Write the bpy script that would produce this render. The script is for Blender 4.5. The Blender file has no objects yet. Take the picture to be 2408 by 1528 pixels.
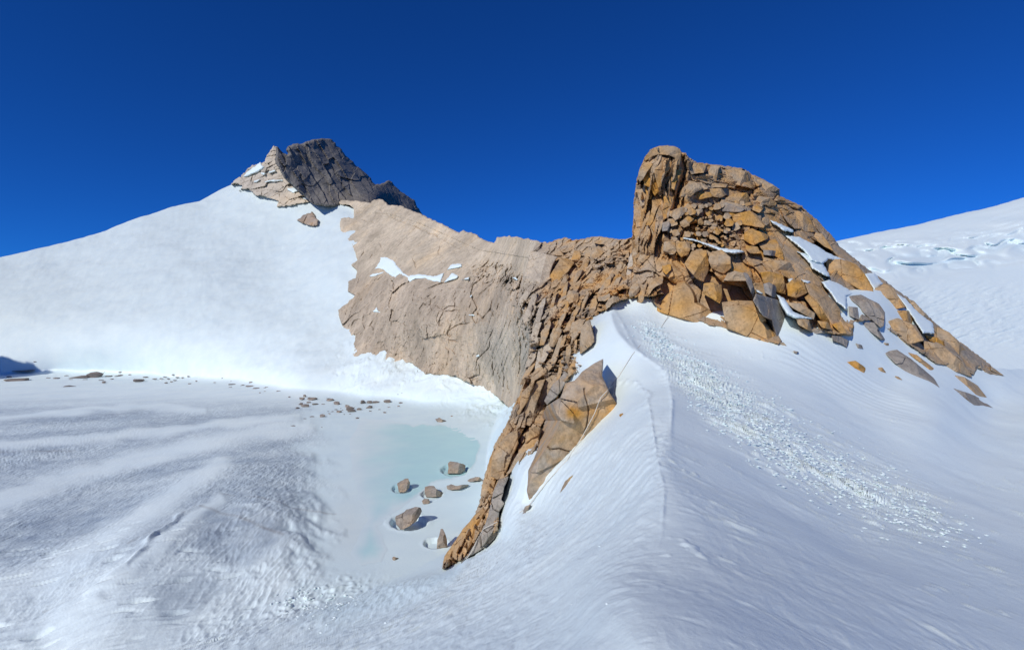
import bpy, math, time
import numpy as np
from mathutils import Vector
T0 = time.time()
rng = np.random.default_rng(7)
F = 1204.0; CX = 1204.0; CY = 764.0
scene = bpy.context.scene
col = scene.collection

# ------------------------------------------------------------------ noise
def _hash(ix, iy, iz, seed):
    h = (ix.astype(np.int64)*374761393 + iy.astype(np.int64)*668265263 + iz.astype(np.int64)*2147483647 + seed*974634777) & 0xffffffff
    h = ((h ^ (h >> 13))*1274126177) & 0xffffffff
    h = ((h ^ (h >> 16))*2246822519) & 0xffffffff
    return (h ^ (h >> 15)) & 0xffffffff
def rnd(ix, iy, iz, seed):
    return (_hash(ix, iy, iz, seed) & 0xffffff).astype(np.float64)/16777216.0
GR = np.array([(math.cos(a)*math.sqrt(1-z*z), math.sin(a)*math.sqrt(1-z*z), z) for a, z in
               [(i*2.399963, 1-2*(i+.5)/64) for i in range(64)]])
def perlin(P, seed=0):
    P = np.asarray(P, float); i = np.floor(P).astype(np.int64); f = P-i
    u = f*f*f*(f*(f*6-15)+10)
    out = 0
    for dx in (0, 1):
        for dy in (0, 1):
            for dz in (0, 1):
                g = GR[_hash(i[:, 0]+dx, i[:, 1]+dy, i[:, 2]+dz, seed) & 63]
                d = g[:, 0]*(f[:, 0]-dx)+g[:, 1]*(f[:, 1]-dy)+g[:, 2]*(f[:, 2]-dz)
                w = (u[:, 0] if dx else 1-u[:, 0])*(u[:, 1] if dy else 1-u[:, 1])*(u[:, 2] if dz else 1-u[:, 2])
                out = out+w*d
    return out*1.6
def fbm(P, octv=4, seed=0, gain=.5):
    o = 0; a = 1; s = 1
    for k in range(octv):
        o = o+a*perlin(P*s+k*17.3, seed+k); a *= gain; s *= 2.03
    return o
def ridged(P, octv=3, seed=0):
    o = 0; a = 1; s = 1
    for k in range(octv):
        o = o+a*(1-2*np.abs(perlin(P*s+k*9.1, seed+k))); a *= .5; s *= 2.1
    return o
def voro(P, seed=0, tilt=.9):
    """faceted cells: returns (facet height, edge distance, cell random)"""
    P = np.asarray(P, float); i = np.floor(P).astype(np.int64)
    n = len(P); d1 = np.full(n, 9.); d2 = np.full(n, 9.)
    cid = np.zeros((n, 3), np.int64); cp = np.zeros((n, 3))
    for dx in (-1, 0, 1):
        for dy in (-1, 0, 1):
            for dz in (-1, 0, 1):
                a, b, c = i[:, 0]+dx, i[:, 1]+dy, i[:, 2]+dz
                q = np.stack([a+.12+.76*rnd(a, b, c, seed), b+.12+.76*rnd(a, b, c, seed+1), c+.12+.76*rnd(a, b, c, seed+2)], 1)
                d = np.sqrt(((P-q)**2).sum(1))
                m = d < d1
                d2 = np.where(m, d1, np.minimum(d2, d)); d1 = np.where(m, d, d1)
                cid[m] = np.stack([a, b, c], 1)[m]; cp[m] = q[m]
    r = rnd(cid[:, 0], cid[:, 1], cid[:, 2], seed+5)
    t = np.stack([rnd(cid[:, 0], cid[:, 1], cid[:, 2], seed+6+k)-.5 for k in range(3)], 1)
    h = (r-.5)+tilt*2*(t*(P-cp)).sum(1)
    return h, d2-d1, r

# ------------------------------------------------------------------ curves / fields in the survey frame
def tps(pts):
    p = np.array(pts, float); x = p[:, :2]/1000.; v = 100./p[:, 2]; n = len(x)
    d = np.sqrt(((x[:, None]-x[None])**2).sum(2)); K = d*d*np.log(d+1e-9)+np.eye(n)*2e-4
    Q = np.c_[np.ones(n), x]; A = np.block([[K, Q], [Q.T, np.zeros((3, 3))]])
    w = np.linalg.solve(A, np.r_[v, 0, 0, 0])
    def ev(px, py):
        px = np.asarray(px, float); sh = px.shape; X = px.ravel()/1000.; Y = np.asarray(py, float).ravel()/1000.
        o = w[n]+w[n+1]*X+w[n+2]*Y
        for k in range(n):
            r2 = (X-x[k, 0])**2+(Y-x[k, 1])**2
            o += w[k]*.5*r2*np.log(r2+1e-12)
        return (o/100.).reshape(sh)
    return ev
def smax(a, b, k):
    h = np.clip(.5+.5*(a-b)/k, 0, 1); return b+(a-b)*h+k*h*(1-h)
def smin(a, b, k): return -smax(-a, -b, k)
def sstep(a, b, x):
    t = np.clip((x-a)/(b-a), 0, 1); return t*t*(3-2*t)
def sdf(poly, X, Y):
    """signed distance to a closed polygon, positive inside"""
    P = np.array(poly, float); n = len(P); d = np.full(X.shape, 1e18); ins = np.zeros(X.shape, bool)
    for i in range(n):
        ax, ay = P[i]; bx, by = P[(i+1) % n]; ex, ey = bx-ax, by-ay
        wx, wy = X-ax, Y-ay; t = np.clip((wx*ex+wy*ey)/(ex*ex+ey*ey+1e-12), 0, 1)
        d = np.minimum(d, (wx-ex*t)**2+(wy-ey*t)**2)
        if ay != by:
            c = ((ay > Y) != (by > Y)) & (X < (bx-ax)*(Y-ay)/(by-ay)+ax); ins ^= c
    return np.where(ins, 1, -1)*np.sqrt(d)
def pline(pl, X, Y):
    """distance to a polyline, the signed side, and the arc parameter 0..1"""
    P = np.array(pl, float); L = np.r_[0, np.cumsum(np.hypot(*(P[1:]-P[:-1]).T))]; best = np.full(X.shape, 1e9)
    side = np.zeros(X.shape); tt = np.zeros(X.shape)
    for i in range(len(P)-1):
        ax, ay = P[i]; ex, ey = P[i+1]-P[i]; wx, wy = X-ax, Y-ay
        t = np.clip((wx*ex+wy*ey)/(ex*ex+ey*ey+1e-12), 0, 1); d = np.hypot(wx-ex*t, wy-ey*t)
        m = d < best; best = np.where(m, d, best)
        side = np.where(m, np.sign(ex*wy-ey*wx), side); tt = np.where(m, (L[i]+t*(L[i+1]-L[i]))/L[-1], tt)
    return best, side, tt
ZT = {'A': (1380., 300., .3731), 'B': (989.8, 599.9, .4908), 'C': (1859.7, 419.9, .3925), 'D': (659.9, 899.9, .2944),
      'E': (419.9, 270., .3533), 'F': (599.9, 899.9, .14948), 'G': (0, 839.9, .27405), 'H': (1439.8, 719.9, .5288),
      'I': (0, 779.9, .4897), 'J': (1199.8, 539.9, .1963), 'K': (1463.8, 335.9, .16493), 'M': (0, 0, 1)}
def Z(z, pts):
    ox, oy, s = ZT[z]; return [(ox+x*s, oy+y*s) for x, y in pts]
def ray(px, py): return np.stack([(px-CX)/F, np.ones_like(px), (CY-py)/F], -1)
def unproj(px, py, inv): return ray(px, py)/inv[..., None]

# ------------------------------------------------------------------ meshes
CASES = {1: [[0, 4, 7]], 2: [[1, 5, 4]], 4: [[2, 6, 5]], 8: [[3, 7, 6]], 3: [[0, 1, 5, 7]], 6: [[1, 2, 6, 4]], 12: [[2, 3, 7, 5]],
         9: [[3, 0, 4, 6]], 7: [[0, 1, 2, 6, 7]], 14: [[1, 2, 3, 7, 4]], 13: [[2, 3, 0, 4, 5]], 11: [[3, 0, 1, 5, 6]],
         15: [[0, 1, 2, 3]], 5: [[0, 4, 7], [2, 6, 5]], 10: [[1, 5, 4], [3, 7, 6]]}
def march(gx, gy, f):
    ny, nx = f.shape; ins = f > 0
    X, Y = np.meshgrid(gx, gy)
    cid = -np.ones((ny, nx), np.int64); k = int(ins.sum()); cid[ins] = np.arange(k)
    vx = [X[ins]]; vy = [Y[ins]]; vf = [f[ins]]; hid = -np.ones((ny, nx-1), np.int64); vid = -np.ones((ny-1, nx), np.int64)
    m = ins[:, :-1] != ins[:, 1:]; a, b = f[:, :-1][m], f[:, 1:][m]; t = np.clip(a/(a-b), .02, .98)
    vx.append(X[:, :-1][m]+t*(X[:, 1:][m]-X[:, :-1][m])); vy.append(Y[:, :-1][m]); vf.append(0*t); hid[m] = k+np.arange(m.sum()); k += int(m.sum())
    m = ins[:-1] != ins[1:]; a, b = f[:-1][m], f[1:][m]; t = np.clip(a/(a-b), .02, .98)
    vy.append(Y[:-1][m]+t*(Y[1:][m]-Y[:-1][m])); vx.append(X[:-1][m]); vf.append(0*t); vid[m] = k+np.arange(m.sum())
    tok = [cid[:-1, :-1], cid[:-1, 1:], cid[1:, 1:], cid[1:, :-1], hid[:-1], vid[:, 1:], hid[1:], vid[:, :-1]]
    code = ins[:-1, :-1]*1+ins[:-1, 1:]*2+ins[1:, 1:]*4+ins[1:, :-1]*8
    tri = []; quad = []
    for c, loops in CASES.items():
        m = code == c
        if not m.any(): continue
        for lp in loops:
            v = [tok[q][m] for q in lp][::-1]
            if len(v) == 4: quad.append(np.stack(v, 1))
            else:
                for q in range(1, len(v)-1): tri.append(np.stack([v[0], v[q], v[q+1]], 1))
    tri = np.concatenate(tri) if tri else np.zeros((0, 3), np.int64)
    quad = np.concatenate(quad) if quad else np.zeros((0, 4), np.int64)
    return np.concatenate(vx), np.concatenate(vy), np.concatenate(vf), tri, quad
def boundary(tri, quad, n):
    e = np.concatenate([tri[:, [0, 1]], tri[:, [1, 2]], tri[:, [2, 0]], quad[:, [0, 1]], quad[:, [1, 2]], quad[:, [2, 3]], quad[:, [3, 0]]])
    k = e[:, 0]*n+e[:, 1]; r = e[:, 1]*n+e[:, 0]
    return e[~np.isin(k, r)]
def mesh_obj(name, V, tri, quad, mat, parent=None, colr=None, smooth=False, origin=None):
    me = bpy.data.meshes.new(name)
    if origin is None: origin = V.mean(0)
    origin = np.asarray(origin, float)
    me.vertices.add(len(V)); me.vertices.foreach_set('co', (V-origin).astype(np.float32).ravel())
    nl = len(tri)*3+len(quad)*4
    me.loops.add(nl); me.loops.foreach_set('vertex_index', np.r_[tri.ravel(), quad.ravel()].astype(np.int32))
    me.polygons.add(len(tri)+len(quad))
    me.polygons.foreach_set('loop_start', np.r_[np.arange(len(tri))*3, len(tri)*3+np.arange(len(quad))*4].astype(np.int32))
    me.update(calc_edges=True); me.validate()
    me.polygons.foreach_set('use_smooth', np.full(len(me.polygons), smooth))
    if colr is not None:
        at = me.attributes.new('Tint', 'FLOAT_COLOR', 'POINT'); at.data.foreach_set('color', (colr if colr.shape[1] == 4 else np.c_[colr, np.zeros(len(V))]).astype(np.float32).ravel())
    me.materials.append(mat); o = bpy.data.objects.new(name, me); col.objects.link(o)
    if parent is not None:
        o.parent = parent; o.location = Vector(origin)-parent.location
    else: o.location = Vector(origin)
    return o
def tag(o, label=None, cat=None, group=None, kind=None):
    if label: o['label'] = label
    if cat: o['category'] = cat
    if group: o['group'] = group
    if kind: o['kind'] = kind
    return o
def empty(name, loc):
    o = bpy.data.objects.new(name, None); o.location = Vector(loc); col.objects.link(o); return o

# ------------------------------------------------------------------ materials
def nn(nt, typ, **kw):
    n = nt.nodes.new(typ)
    for k, v in kw.items(): setattr(n, k, v)
    return n
def make_mat(name):
    m = bpy.data.materials.new(name); m.use_nodes = True; nt = m.node_tree; nt.nodes.clear()
    out = nn(nt, 'ShaderNodeOutputMaterial'); b = nn(nt, 'ShaderNodeBsdfPrincipled'); nt.links.new(b.outputs[0], out.inputs[0])
    return m, nt, b
def noise_node(nt, vec, scale, detail=5, rough=.55):
    n = nn(nt, 'ShaderNodeTexNoise'); n.inputs['Scale'].default_value = scale; n.inputs['Detail'].default_value = detail
    n.inputs['Roughness'].default_value = rough; nt.links.new(vec, n.inputs['Vector']); return n.outputs['Fac']
def ramp(nt, fac, stops):
    r = nn(nt, 'ShaderNodeValToRGB'); e = r.color_ramp.elements
    while len(e) < len(stops): e.new(.5)
    for q, (p, c) in zip(e, stops): q.position = p; q.color = (c[0], c[1], c[2], 1) if hasattr(c, '__len__') else (c, c, c, 1)
    nt.links.new(fac, r.inputs[0]); return r.outputs[0]
def mulc(nt, a, b, fac=1., mode='MULTIPLY'):
    m = nn(nt, 'ShaderNodeMix', data_type='RGBA', blend_type=mode); m.inputs[0].default_value = fac
    nt.links.new(a, m.inputs[6]); nt.links.new(b, m.inputs[7]); return m.outputs[2]
def rock_mat(name, big, fine, bump, stretch=(1, 1, 1), dk=(.66, .66, .68)):
    m, nt, b = make_mat(name)
    at = nn(nt, 'ShaderNodeAttribute', attribute_name='Tint')
    tc = nn(nt, 'ShaderNodeTexCoord'); mp = nn(nt, 'ShaderNodeMapping'); mp.inputs['Scale'].default_value = stretch
    nt.links.new(tc.outputs['Object'], mp.inputs['Vector']); v = mp.outputs[0]
    n1 = noise_node(nt, v, big, 6, .6); n2 = noise_node(nt, v, fine, 8, .7); n3 = noise_node(nt, v, fine*3.1, 3, .6)
    c = mulc(nt, at.outputs['Color'], ramp(nt, n1, [(.28, dk), (.5, (1, 1, 1)), (.72, (1.22, 1.12, .98))]), .9)
    c = mulc(nt, c, ramp(nt, n2, [(.3, .62), (.5, 1.), (.75, 1.25)]), .85)
    # pale and dark lichen flecks
    c = mulc(nt, c, ramp(nt, n3, [(.30, .45), (.38, 1.), (.66, 1.), (.74, 1.35)]), .7)
    nt.links.new(c, b.inputs['Base Color']); b.inputs['Roughness'].default_value = .9
    b.inputs['Specular IOR Level'].default_value = .2
    bp = nn(nt, 'ShaderNodeBump'); bp.inputs['Strength'].default_value = .8; bp.inputs['Distance'].default_value = bump
    nt.links.new(n2, bp.inputs['Height']); nt.links.new(bp.outputs[0], b.inputs['Normal'])
    return m
M_rock = rock_mat('golden_granite', .35, 2.6, .2)
M_wall = rock_mat('beige_granite', .05, .55, .4, (1, 1, .45), (.84, .82, .80))
M_dark = rock_mat('grey_granite', .02, .12, 1.2, (1, 1, 1), (.85, .85, .86))
M_bld = rock_mat('boulder_granite', .8, 4.0, .08)
def snow_mat(name, s1, s2, bump, rough=.6, spec=.25):
    m, nt, b = make_mat(name)
    at = nn(nt, 'ShaderNodeAttribute', attribute_name='Tint'); tc = nn(nt, 'ShaderNodeTexCoord'); v = tc.outputs['Object']
    n1 = noise_node(nt, v, s1, 6, .6); n2 = noise_node(nt, v, s2, 10, .68)
    c = mulc(nt, at.outputs['Color'], ramp(nt, n1, [(.3, (.93, .95, .98)), (.7, (1.04, 1.03, 1.02))]))
    nt.links.new(c, b.inputs['Base Color']); b.inputs['Roughness'].default_value = rough; b.inputs['Specular IOR Level'].default_value = spec
    bp = nn(nt, 'ShaderNodeBump'); bp.inputs['Strength'].default_value = .6; bp.inputs['Distance'].default_value = bump
    nt.links.new(n2, bp.inputs['Height'])
    mp = nn(nt, 'ShaderNodeMapping'); mp.inputs['Scale'].default_value = (1.5, .6, 1); nt.links.new(v, mp.inputs['Vector'])
    n3 = noise_node(nt, mp.outputs[0], 1., 3, .6); mu = nn(nt, 'ShaderNodeMath', operation='MULTIPLY'); nt.links.new(n3, mu.inputs[0]); nt.links.new(at.outputs['Alpha'], mu.inputs[1])
    b2 = nn(nt, 'ShaderNodeBump'); b2.inputs['Strength'].default_value = 1.; b2.inputs['Distance'].default_value = .34
    nt.links.new(mu.outputs[0], b2.inputs['Height']); nt.links.new(bp.outputs[0], b2.inputs['Normal']); nt.links.new(b2.outputs[0], b.inputs['Normal'])
    return m
M_snow = snow_mat('wind_packed_snow', .15, 3.2, .035)
M_gla = snow_mat('glacier_snow', .03, .35, .25)
M_ice = snow_mat('frozen_lake_ice', .2, .8, .02, .35, .4)
m, nt, b = make_mat('pale_rope_fibre'); M_rope = m
b.inputs['Base Color'].default_value = (.62, .58, .5, 1); b.inputs['Roughness'].default_value = .8
SNOW = np.array([.785, .885, .865])
GREY = np.array([.38, .34, .285]); BEIGE = np.array([.47, .36, .235]); OCH = np.array([.58, .30, .065]); DK = np.array([.20, .185, .17])

# ------------------------------------------------------------------ depth fields (metres ahead of the viewpoint)
lake_inv = lambda X, Y: (Y-CY)/(25.*F)
DM = tps([(620, 400, 395), (560, 420, 400), (480, 470, 385), (300, 520, 360), (150, 568, 345), (0, 608, 325), (-500, 760, 300), (0, 750, 275),
          (200, 700, 285), (200, 820, 258), (500, 820, 240), (500, 600, 310), (700, 550, 322), (700, 700, 262), (650, 850, 215),
          (780, 760, 234), (780, 650, 262), (800, 500, 322), (0, 880, 262), (400, 888, 246), (700, 928, 186), (870, 942, 170),
          (1000, 955, 158), (1200, 985, 137), (830, 862, 200), (965, 860, 188), (1100, 905, 163), (1200, 962, 147), (1000, 520, 290),
          (1000, 640, 222), (1000, 800, 192), (1170, 600, 200), (1200, 850, 160), (1500, 650, 200), (2000, 700, 300), (2400, 900, 300),
          (-700, 900, 280), (300, 1050, 330), (900, 1100, 260)])
FL = tps([(1455, 1528, 4.5), (1040, 1340, 42), (900, 1528, 19.5), (700, 1528, 28), (1200, 1300, 28), (1300, 1400, 13), (1200, 1528, 10.2), (1400, 1528, 5.6),
          (1500, 1450, 5.), (1530, 1350, 7.2), (1555, 1250, 10), (1560, 1150, 14), (1545, 1080, 18), (1535, 1000, 25), (1400, 1100, 29), (1300, 1130, 36),
          (1250, 1200, 37), (1180, 1270, 38), (1450, 980, 36), (1400, 860, 50), (1440, 720, 62), (1500, 700, 64), (1500, 830, 46),
          (1570, 880, 40), (1582, 950, 30), (1575, 1050, 20), (1360, 850, 54), (1400, 740, 64), (1190, 1185, 41), (1213, 1112, 43), (1176, 1240, 39.3), (1245, 1060, 45), (1108, 1180, 120), (1128, 1110, 120), (1150, 1000, 170),
          (1200, 900, 300), (1250, 750, 300), (800, 700, 900), (1000, 1000, 400), (400, 1000, 600), (400, 1300, 120), (0, 1528, 60), (700, 1300, 110),
          (850, 1400, 48), (2400, 1528, 2.5), (2400, 1000, 10), (2000, 800, 25), (1750, 750, 50), (1500, 2400, 2.), (900, 2400, 2.7), (0, 2000, 25), (600, 2000, 7), (-600, 2000, 60)])
FR = tps([(1455, 1528, 4.5), (1500, 1450, 5.), (1530, 1350, 7.2), (1555, 1250, 10), (1560, 1150, 14), (1575, 1050, 20), (1582, 950, 30), (1570, 880, 40), (1500, 830, 46), (1440, 720, 62),
          (1500, 700, 64), (1480, 1528, 4.3), (1700, 1528, 4.7), (2408, 1528, 8.9), (2408, 1300, 20), (2000, 1300, 14.), (2000, 1528, 6.1), (1750, 1300, 10.3),
          (1900, 1100, 26), (2200, 1000, 45), (2200, 1150, 30), (2408, 1050, 48), (2408, 870, 95), (2330, 960, 66), (2360, 895, 79),
          (2100, 900, 56.5), (1830, 815, 53), (1700, 770, 56.5), (1560, 735, 62), (1700, 900, 42), (1700, 1000, 28), (1900, 700, 64),
          (2100, 700, 76), (2000, 600, 84), (1700, 600, 72), (1500, 600, 78), (1300, 1528, 4), (600, 1528, 3), (600, 1000, 10), (1000, 700, 30),
          (1500, 2400, 2.), (2400, 2400, 2.6), (3200, 1528, 20), (3200, 1000, 60)])
def S_inv(X, Y):
    B = smax(lake_inv(X, Y), DM(X, Y), .00035)
    a, b = FL(X, Y), FR(X, Y); R = smin(a, b, np.maximum(1e-5, np.abs(a)*(.012+.5*sstep(1020, 1380, Y))))
    R = np.where(b < 0, 1e-5, R)
    return np.maximum(smax(B, R, .0009), 1e-4)
def seat(pts, k=.99): return [(x, y, k/float(S_inv(np.array([float(x)]), np.array([float(y)]))[0])) for x, y in pts]
HW = tps(seat([(795, 478), (832, 500), (798, 535), (836, 600), (835, 640), (800, 720), (800, 760), (822, 800), (826, 838), (850, 850), (900, 853), (968, 856),
          (1000, 880), (1070, 885), (1110, 905), (1165, 930), (1200, 962)], .992)+[ (1000, 495, 265), (1100, 548, 215), (1170, 568, 180), (1250, 567, 135),
          (1300, 570, 112), (1000, 640, 205), (1100, 640, 180), (1150, 700, 155), (1000, 760, 180), (1100, 800, 162), (1200, 850, 138), (1240, 760, 120)])
RB = tps(seat([(1062, 1330), (1100, 1311), (1150, 1274), (1174, 1245), (1182, 1165), (1200, 1112), (1268, 1056), (1300, 962), (1345, 897), (1397, 800), (1394, 750), (1436, 724), (1490, 703)], .985)+[(1040, 1338, 41), (1130, 1180, 47), (1165, 1040, 53), (1206, 958, 58), (1245, 800, 68), (1262, 640, 86), (1300, 570, 105),
          (1400, 565, 92), (1488, 561, 77), 
          (1530, 695, 62), (1330, 1060, 34.5), (1455, 975, 35), (1420, 850, 47), (1250, 1190, 36)])
TW = tps(seat([(1535, 712), (1600, 743), (1672, 768), (1740, 785), (1830, 812), (1870, 780), (1930, 780), (2008, 792), (2110, 790), (2175, 838), (2240, 862), (2300, 868), (2360, 884)], .985)+[ (1555, 345, 72), (1488, 561, 74), (1492, 450, 76), (1520, 400, 72), (1600, 400, 72),
          (1700, 400, 77), (1830, 450, 82), (1700, 550, 68.5), (1850, 600, 70), (1960, 560, 86), (2000, 620, 81), 
          (2200, 790, 76), (1600, 600, 66), (1750, 660, 60.5), (1600, 690, 60), (1900, 700, 61), (2100, 700, 80), (1540, 560, 68.5)])

def relief(name, poly, inv_fn, mat, step=2., jag=(0, 10), disp=None, rnd_w=0, rnd_k=0, skirt=0, parent=None, tint=None,
           smooth=False, back=None, seed=0, grid=None, axis_z=None, field=None, snap=None):
    """a solid rock or snow body: front surface at surveyed depth, sides going back into the hill"""
    P = np.array(poly, float)
    if grid is None:
        gx = np.arange(P[:, 0].min()-2*step-jag[0]*.5, P[:, 0].max()+2.01*step+jag[0]*.5, step)
        gy = np.arange(P[:, 1].min()-2*step-jag[0]*.5, P[:, 1].max()+2.01*step+jag[0]*.5, step)
    else: gx, gy = grid
    X, Y = np.meshgrid(gx, gy); f = sdf(poly, X, Y)
    if jag[0]:
        q = np.stack([X.ravel()/jag[1], Y.ravel()/jag[1], np.full(X.size, seed*3.7)], 1)
        j = fbm(q, 4, 50+seed, .55).reshape(X.shape)*jag[0]*.8
        f = f+j
    px, py, ff, tri, quad = march(gx, gy, f)
    if len(px) < 4: return None
    inv = inv_fn(px, py); W = unproj(px, py, inv)
    D = 1/inv; h = np.zeros(len(px))
    if disp is not None: h = disp(px, py, W, ff)
    if rnd_w:
        u = np.clip(1-ff/rnd_w, 0, 1); h = h-rnd_k*(1-np.sqrt(np.maximum(1-u*u, 0)))
    D2 = np.maximum(D-h, D*.3)
    V = ray(px, py)*D2[:, None]
    if axis_z is not None: V[:, 2] += axis_z(px, py, V)
    T = tint(px, py, V, ff, h) if tint is not None else np.tile(BEIGE, (len(px), 1))
    n = len(V); e = boundary(tri, quad, n)
    if back is not None:      # closed boulder: a rounded rear half
        u = np.clip(ff/(ff.max()+1e-6), 0, 1); D3 = D2+back*(.25+.75*np.sqrt(u)); VB = ray(px, py)*D3[:, None]
        VB[:, 2] = np.maximum(VB[:, 2], V[:, 2].min()-.1)
        V = np.r_[V, VB]; T = np.r_[T, T]; q = np.stack([e[:, 1], e[:, 0], e[:, 0]+n, e[:, 1]+n], 1)
        tri = np.r_[tri, tri[:, ::-1]+n]; quad = np.r_[quad, quad[:, ::-1]+n, q]
    elif skirt:
        bv = np.unique(e); mp = np.full(n, -1, np.int64); mp[bv] = n+np.arange(len(bv))
        VB = V[bv]*(1+skirt/D2[bv])[:, None]; V = np.r_[V, VB]; T = np.r_[T, T[bv]]
        quad = np.r_[quad, np.stack([e[:, 1], e[:, 0], mp[e[:, 0]], mp[e[:, 1]]], 1)]
    base = V[:n].mean(0); base = np.array([base[0], base[1], V[:n, 2].min()])
    return mesh_obj(name, V, tri, quad, mat, parent, T, smooth, origin=base)

# ------------------------------------------------------------------ snow ground
BOULD = [  # melt hollows round the boulders frozen into the lake: centre px, py, radius px
    (1070, 1105, 33), (945, 1149, 24), (1016, 1162, 26), (960, 1228, 44), (1025, 1277, 29)]
AV = Z('M', [(1520, 775), (1590, 850), (1680, 920), (1780, 1000), (1880, 1075), (1990, 1130), (2120, 1200), (2300, 1290)])
def hollow(px, py):
    z = np.zeros(len(px)); w = perlin(np.c_[px/12, py/8, 0*px], 17)*.08
    for cx, cy, r in BOULD:
        q = np.hypot(px-cx, (py-cy)/.42)/r+w
        z += np.where(q < 1.6, -.55*sstep(1.03, .88, q)+.05*np.exp(-((q-1.15)/.15)**2), 0)*(r/34.)
    return z
def bands(px, py):
    """bare wind-swept snow bands crossing the rippled glacier ice"""
    o = np.zeros(len(px)); j = perlin(np.c_[px/70, py/25, 0*px], 15)*10
    for pl, w in (([(-900, 960), (0, 985), (150, 972), (320, 958), (480, 962)], 11), ([(-900, 1070), (0, 1050), (200, 1035), (400, 1015), (560, 1000), (700, 985)], 14),
                  ([(-900, 1300), (0, 1178), (130, 1130), (300, 1085), (470, 1050), (620, 1020), (740, 1000)], 32), ([(-100, 1440), (120, 1360), (300, 1270), (420, 1180), (520, 1110)], 50),
                  ([(0, 1500), (200, 1440), (380, 1330), (470, 1240), (520, 1200)], 22)):
        d, s, t = pline(pl, px, py+j); o = np.maximum(o, np.exp(-(d/(w*(1-.45*t)+3))**3))
    return o
def snow_z(px, py, V):
    x, y = V[:, 0], V[:, 1]; D = V[:, 1]; z = np.zeros(len(px)); cell = 2.0*D/F
    cg = cell/np.clip(-V[:, 2]/D*1.1, .07, 1.)
    def lv(wl): return sstep(1.6, 3.4, wl/cell)
    def lg(wl): return sstep(1.6, 3.2, wl/cg)
    W0 = np.c_[x, y, V[:, 2]]
    basin = sstep(60, 30, px-(1040+(1340-py)*.55))*sstep(26, 36, D)     # lake basin
    shore = sstep(862, 905, py)
    near = 1-basin
    flat = sstep(880, 930, py)*sstep(660, 800, px+45*fbm(np.c_[px/60, py/40, 0*px], 3, 16))*basin*sstep(1400, 1330, py)   # smooth lake ice
    # dome: long soft swells
    dome = basin*(1-shore)
    z += dome*(fbm(W0/[60, 60, 40], 3, 3)*2.2+fbm(W0/[12, 16, 9], 3, 4)*.5*lv(8)+ridged(np.c_[x/5+y/9, y/14, 0*x], 2, 6)*.07*lv(5))
    # basin swells running up-right, and the hummock
    th = math.radians(28); a = x*math.cos(th)+y*math.sin(th); b = -x*math.sin(th)+y*math.cos(th)
    mid = basin*shore*(1-flat)
    band = bands(px, py)
    z += mid*(band*.3+fbm(np.c_[a/60, b/26, 0*x], 3, 9)*.6)
    d, s, t = pline([(150, 1470), (300, 1390), (400, 1275), (470, 1215), (525, 1188), (600, 1196), (680, 1215), (780, 1205)], px, py)
    fall = 130.
    z += mid*1.5*np.exp(-(d/fall)**2)*sstep(860, 560, px)*sstep(60, 300, px)
    d, s, t = pline([(200, 1425), (300, 1375), (370, 1300), (420, 1248), (475, 1212), (526, 1188)], px+12*perlin(W0/4, 26), py+7*perlin(W0/3, 28))
    z += mid*.6*np.sin(np.clip(t, 0, 1)*3.14)*np.exp(-(d/6)**2)*(.55+.6*perlin(W0/2.5, 27))
    rough = mid*sstep(925, 985, py)*(1-.7*band)
    pen = ridged(np.c_[x/.95, y/2.6, 0*x]+.3*perlin(W0/6, 20)[:, None], 2, 21)*lg(2.6)+.8*ridged(np.c_[x/.5, y/1.1, 0*x]+3, 2, 22)*lg(1.1)*.5
    pat = sstep(-.1, .5, fbm(np.c_[x/14, y/30, 0*x], 3, 30)+.35*sstep(400, 650, px))
    z += rough*(.02+.085*pat)*pen
    lower = basin*sstep(1200, 1300, py)*sstep(650, 500, px)
    z += lower*(ridged(np.c_[a/4.5, b/1.0, 0*x], 3, 23)*.05*lg(1.)+np.minimum(perlin(np.c_[a/3.2, b/.9, 0*x], 24)+.35, 0)*.8*lg(.8))
    # fan under the headwall
    d, s, t = pline([(830, 870), (960, 872), (1060, 905), (1190, 975)], px, py)
    fan = np.exp(-(d/45)**2)*basin
    z += fan*(ridged(np.c_[x/4.5, y/7, V[:, 2]/6]+.8*perlin(W0/5, 32)[:, None], 4, 31)*.5*(.5+sstep(-.3, .4, perlin(W0/9, 33))))
    # near ridge
    xc = np.interp(py, [700, 760, 830, 880, 950, 1050, 1150, 1260, 1350, 1450, 1528, 1700], [1470, 1455, 1500, 1568, 1581, 1573, 1560, 1553, 1528, 1490, 1450, 1380])
    wd = np.interp(py, [700, 1050, 1250, 1528], [5, 14, 60, 150])
    fl = near*sstep(1, -1, (px-xc)/wd)                 # sunny flank
    r2 = near-fl
    z += near*(fbm(W0/[9, 9, 9], 3, 40)*.16*lv(5))
    u = x*.78+y*.62; v = -x*.62+y*.78
    st = fbm(np.c_[x/.32, y/.8+x/.9, 0*x], 4, 41, .6)
    z += fl*(fbm(W0/.35, 3, 53)*.012*lg(.35)+st*.014*lg(.4)+ridged(np.c_[x/.9, y/1.6+x/1.5, 0*x]+.5*perlin(W0/1.7, 42)[:, None], 3, 43)*.022*lg(.9))
    lump = np.maximum(ridged(np.c_[u/1.7, v/1.0, 0*x], 2, 44)-.55, 0)
    z += fl*lump*.13*lv(.7)*np.clip((D-8)/16, 0, 1)*sstep(960, 1060, py)
    u2 = x*.92-y*.38; v2 = x*.38+y*.92
    wp = .6*perlin(W0/2.5, 48)[:, None]+.5*perlin(W0/.7, 55)[:, None]; pm = sstep(-.35, .45, fbm(W0/6., 3, 49))
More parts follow.
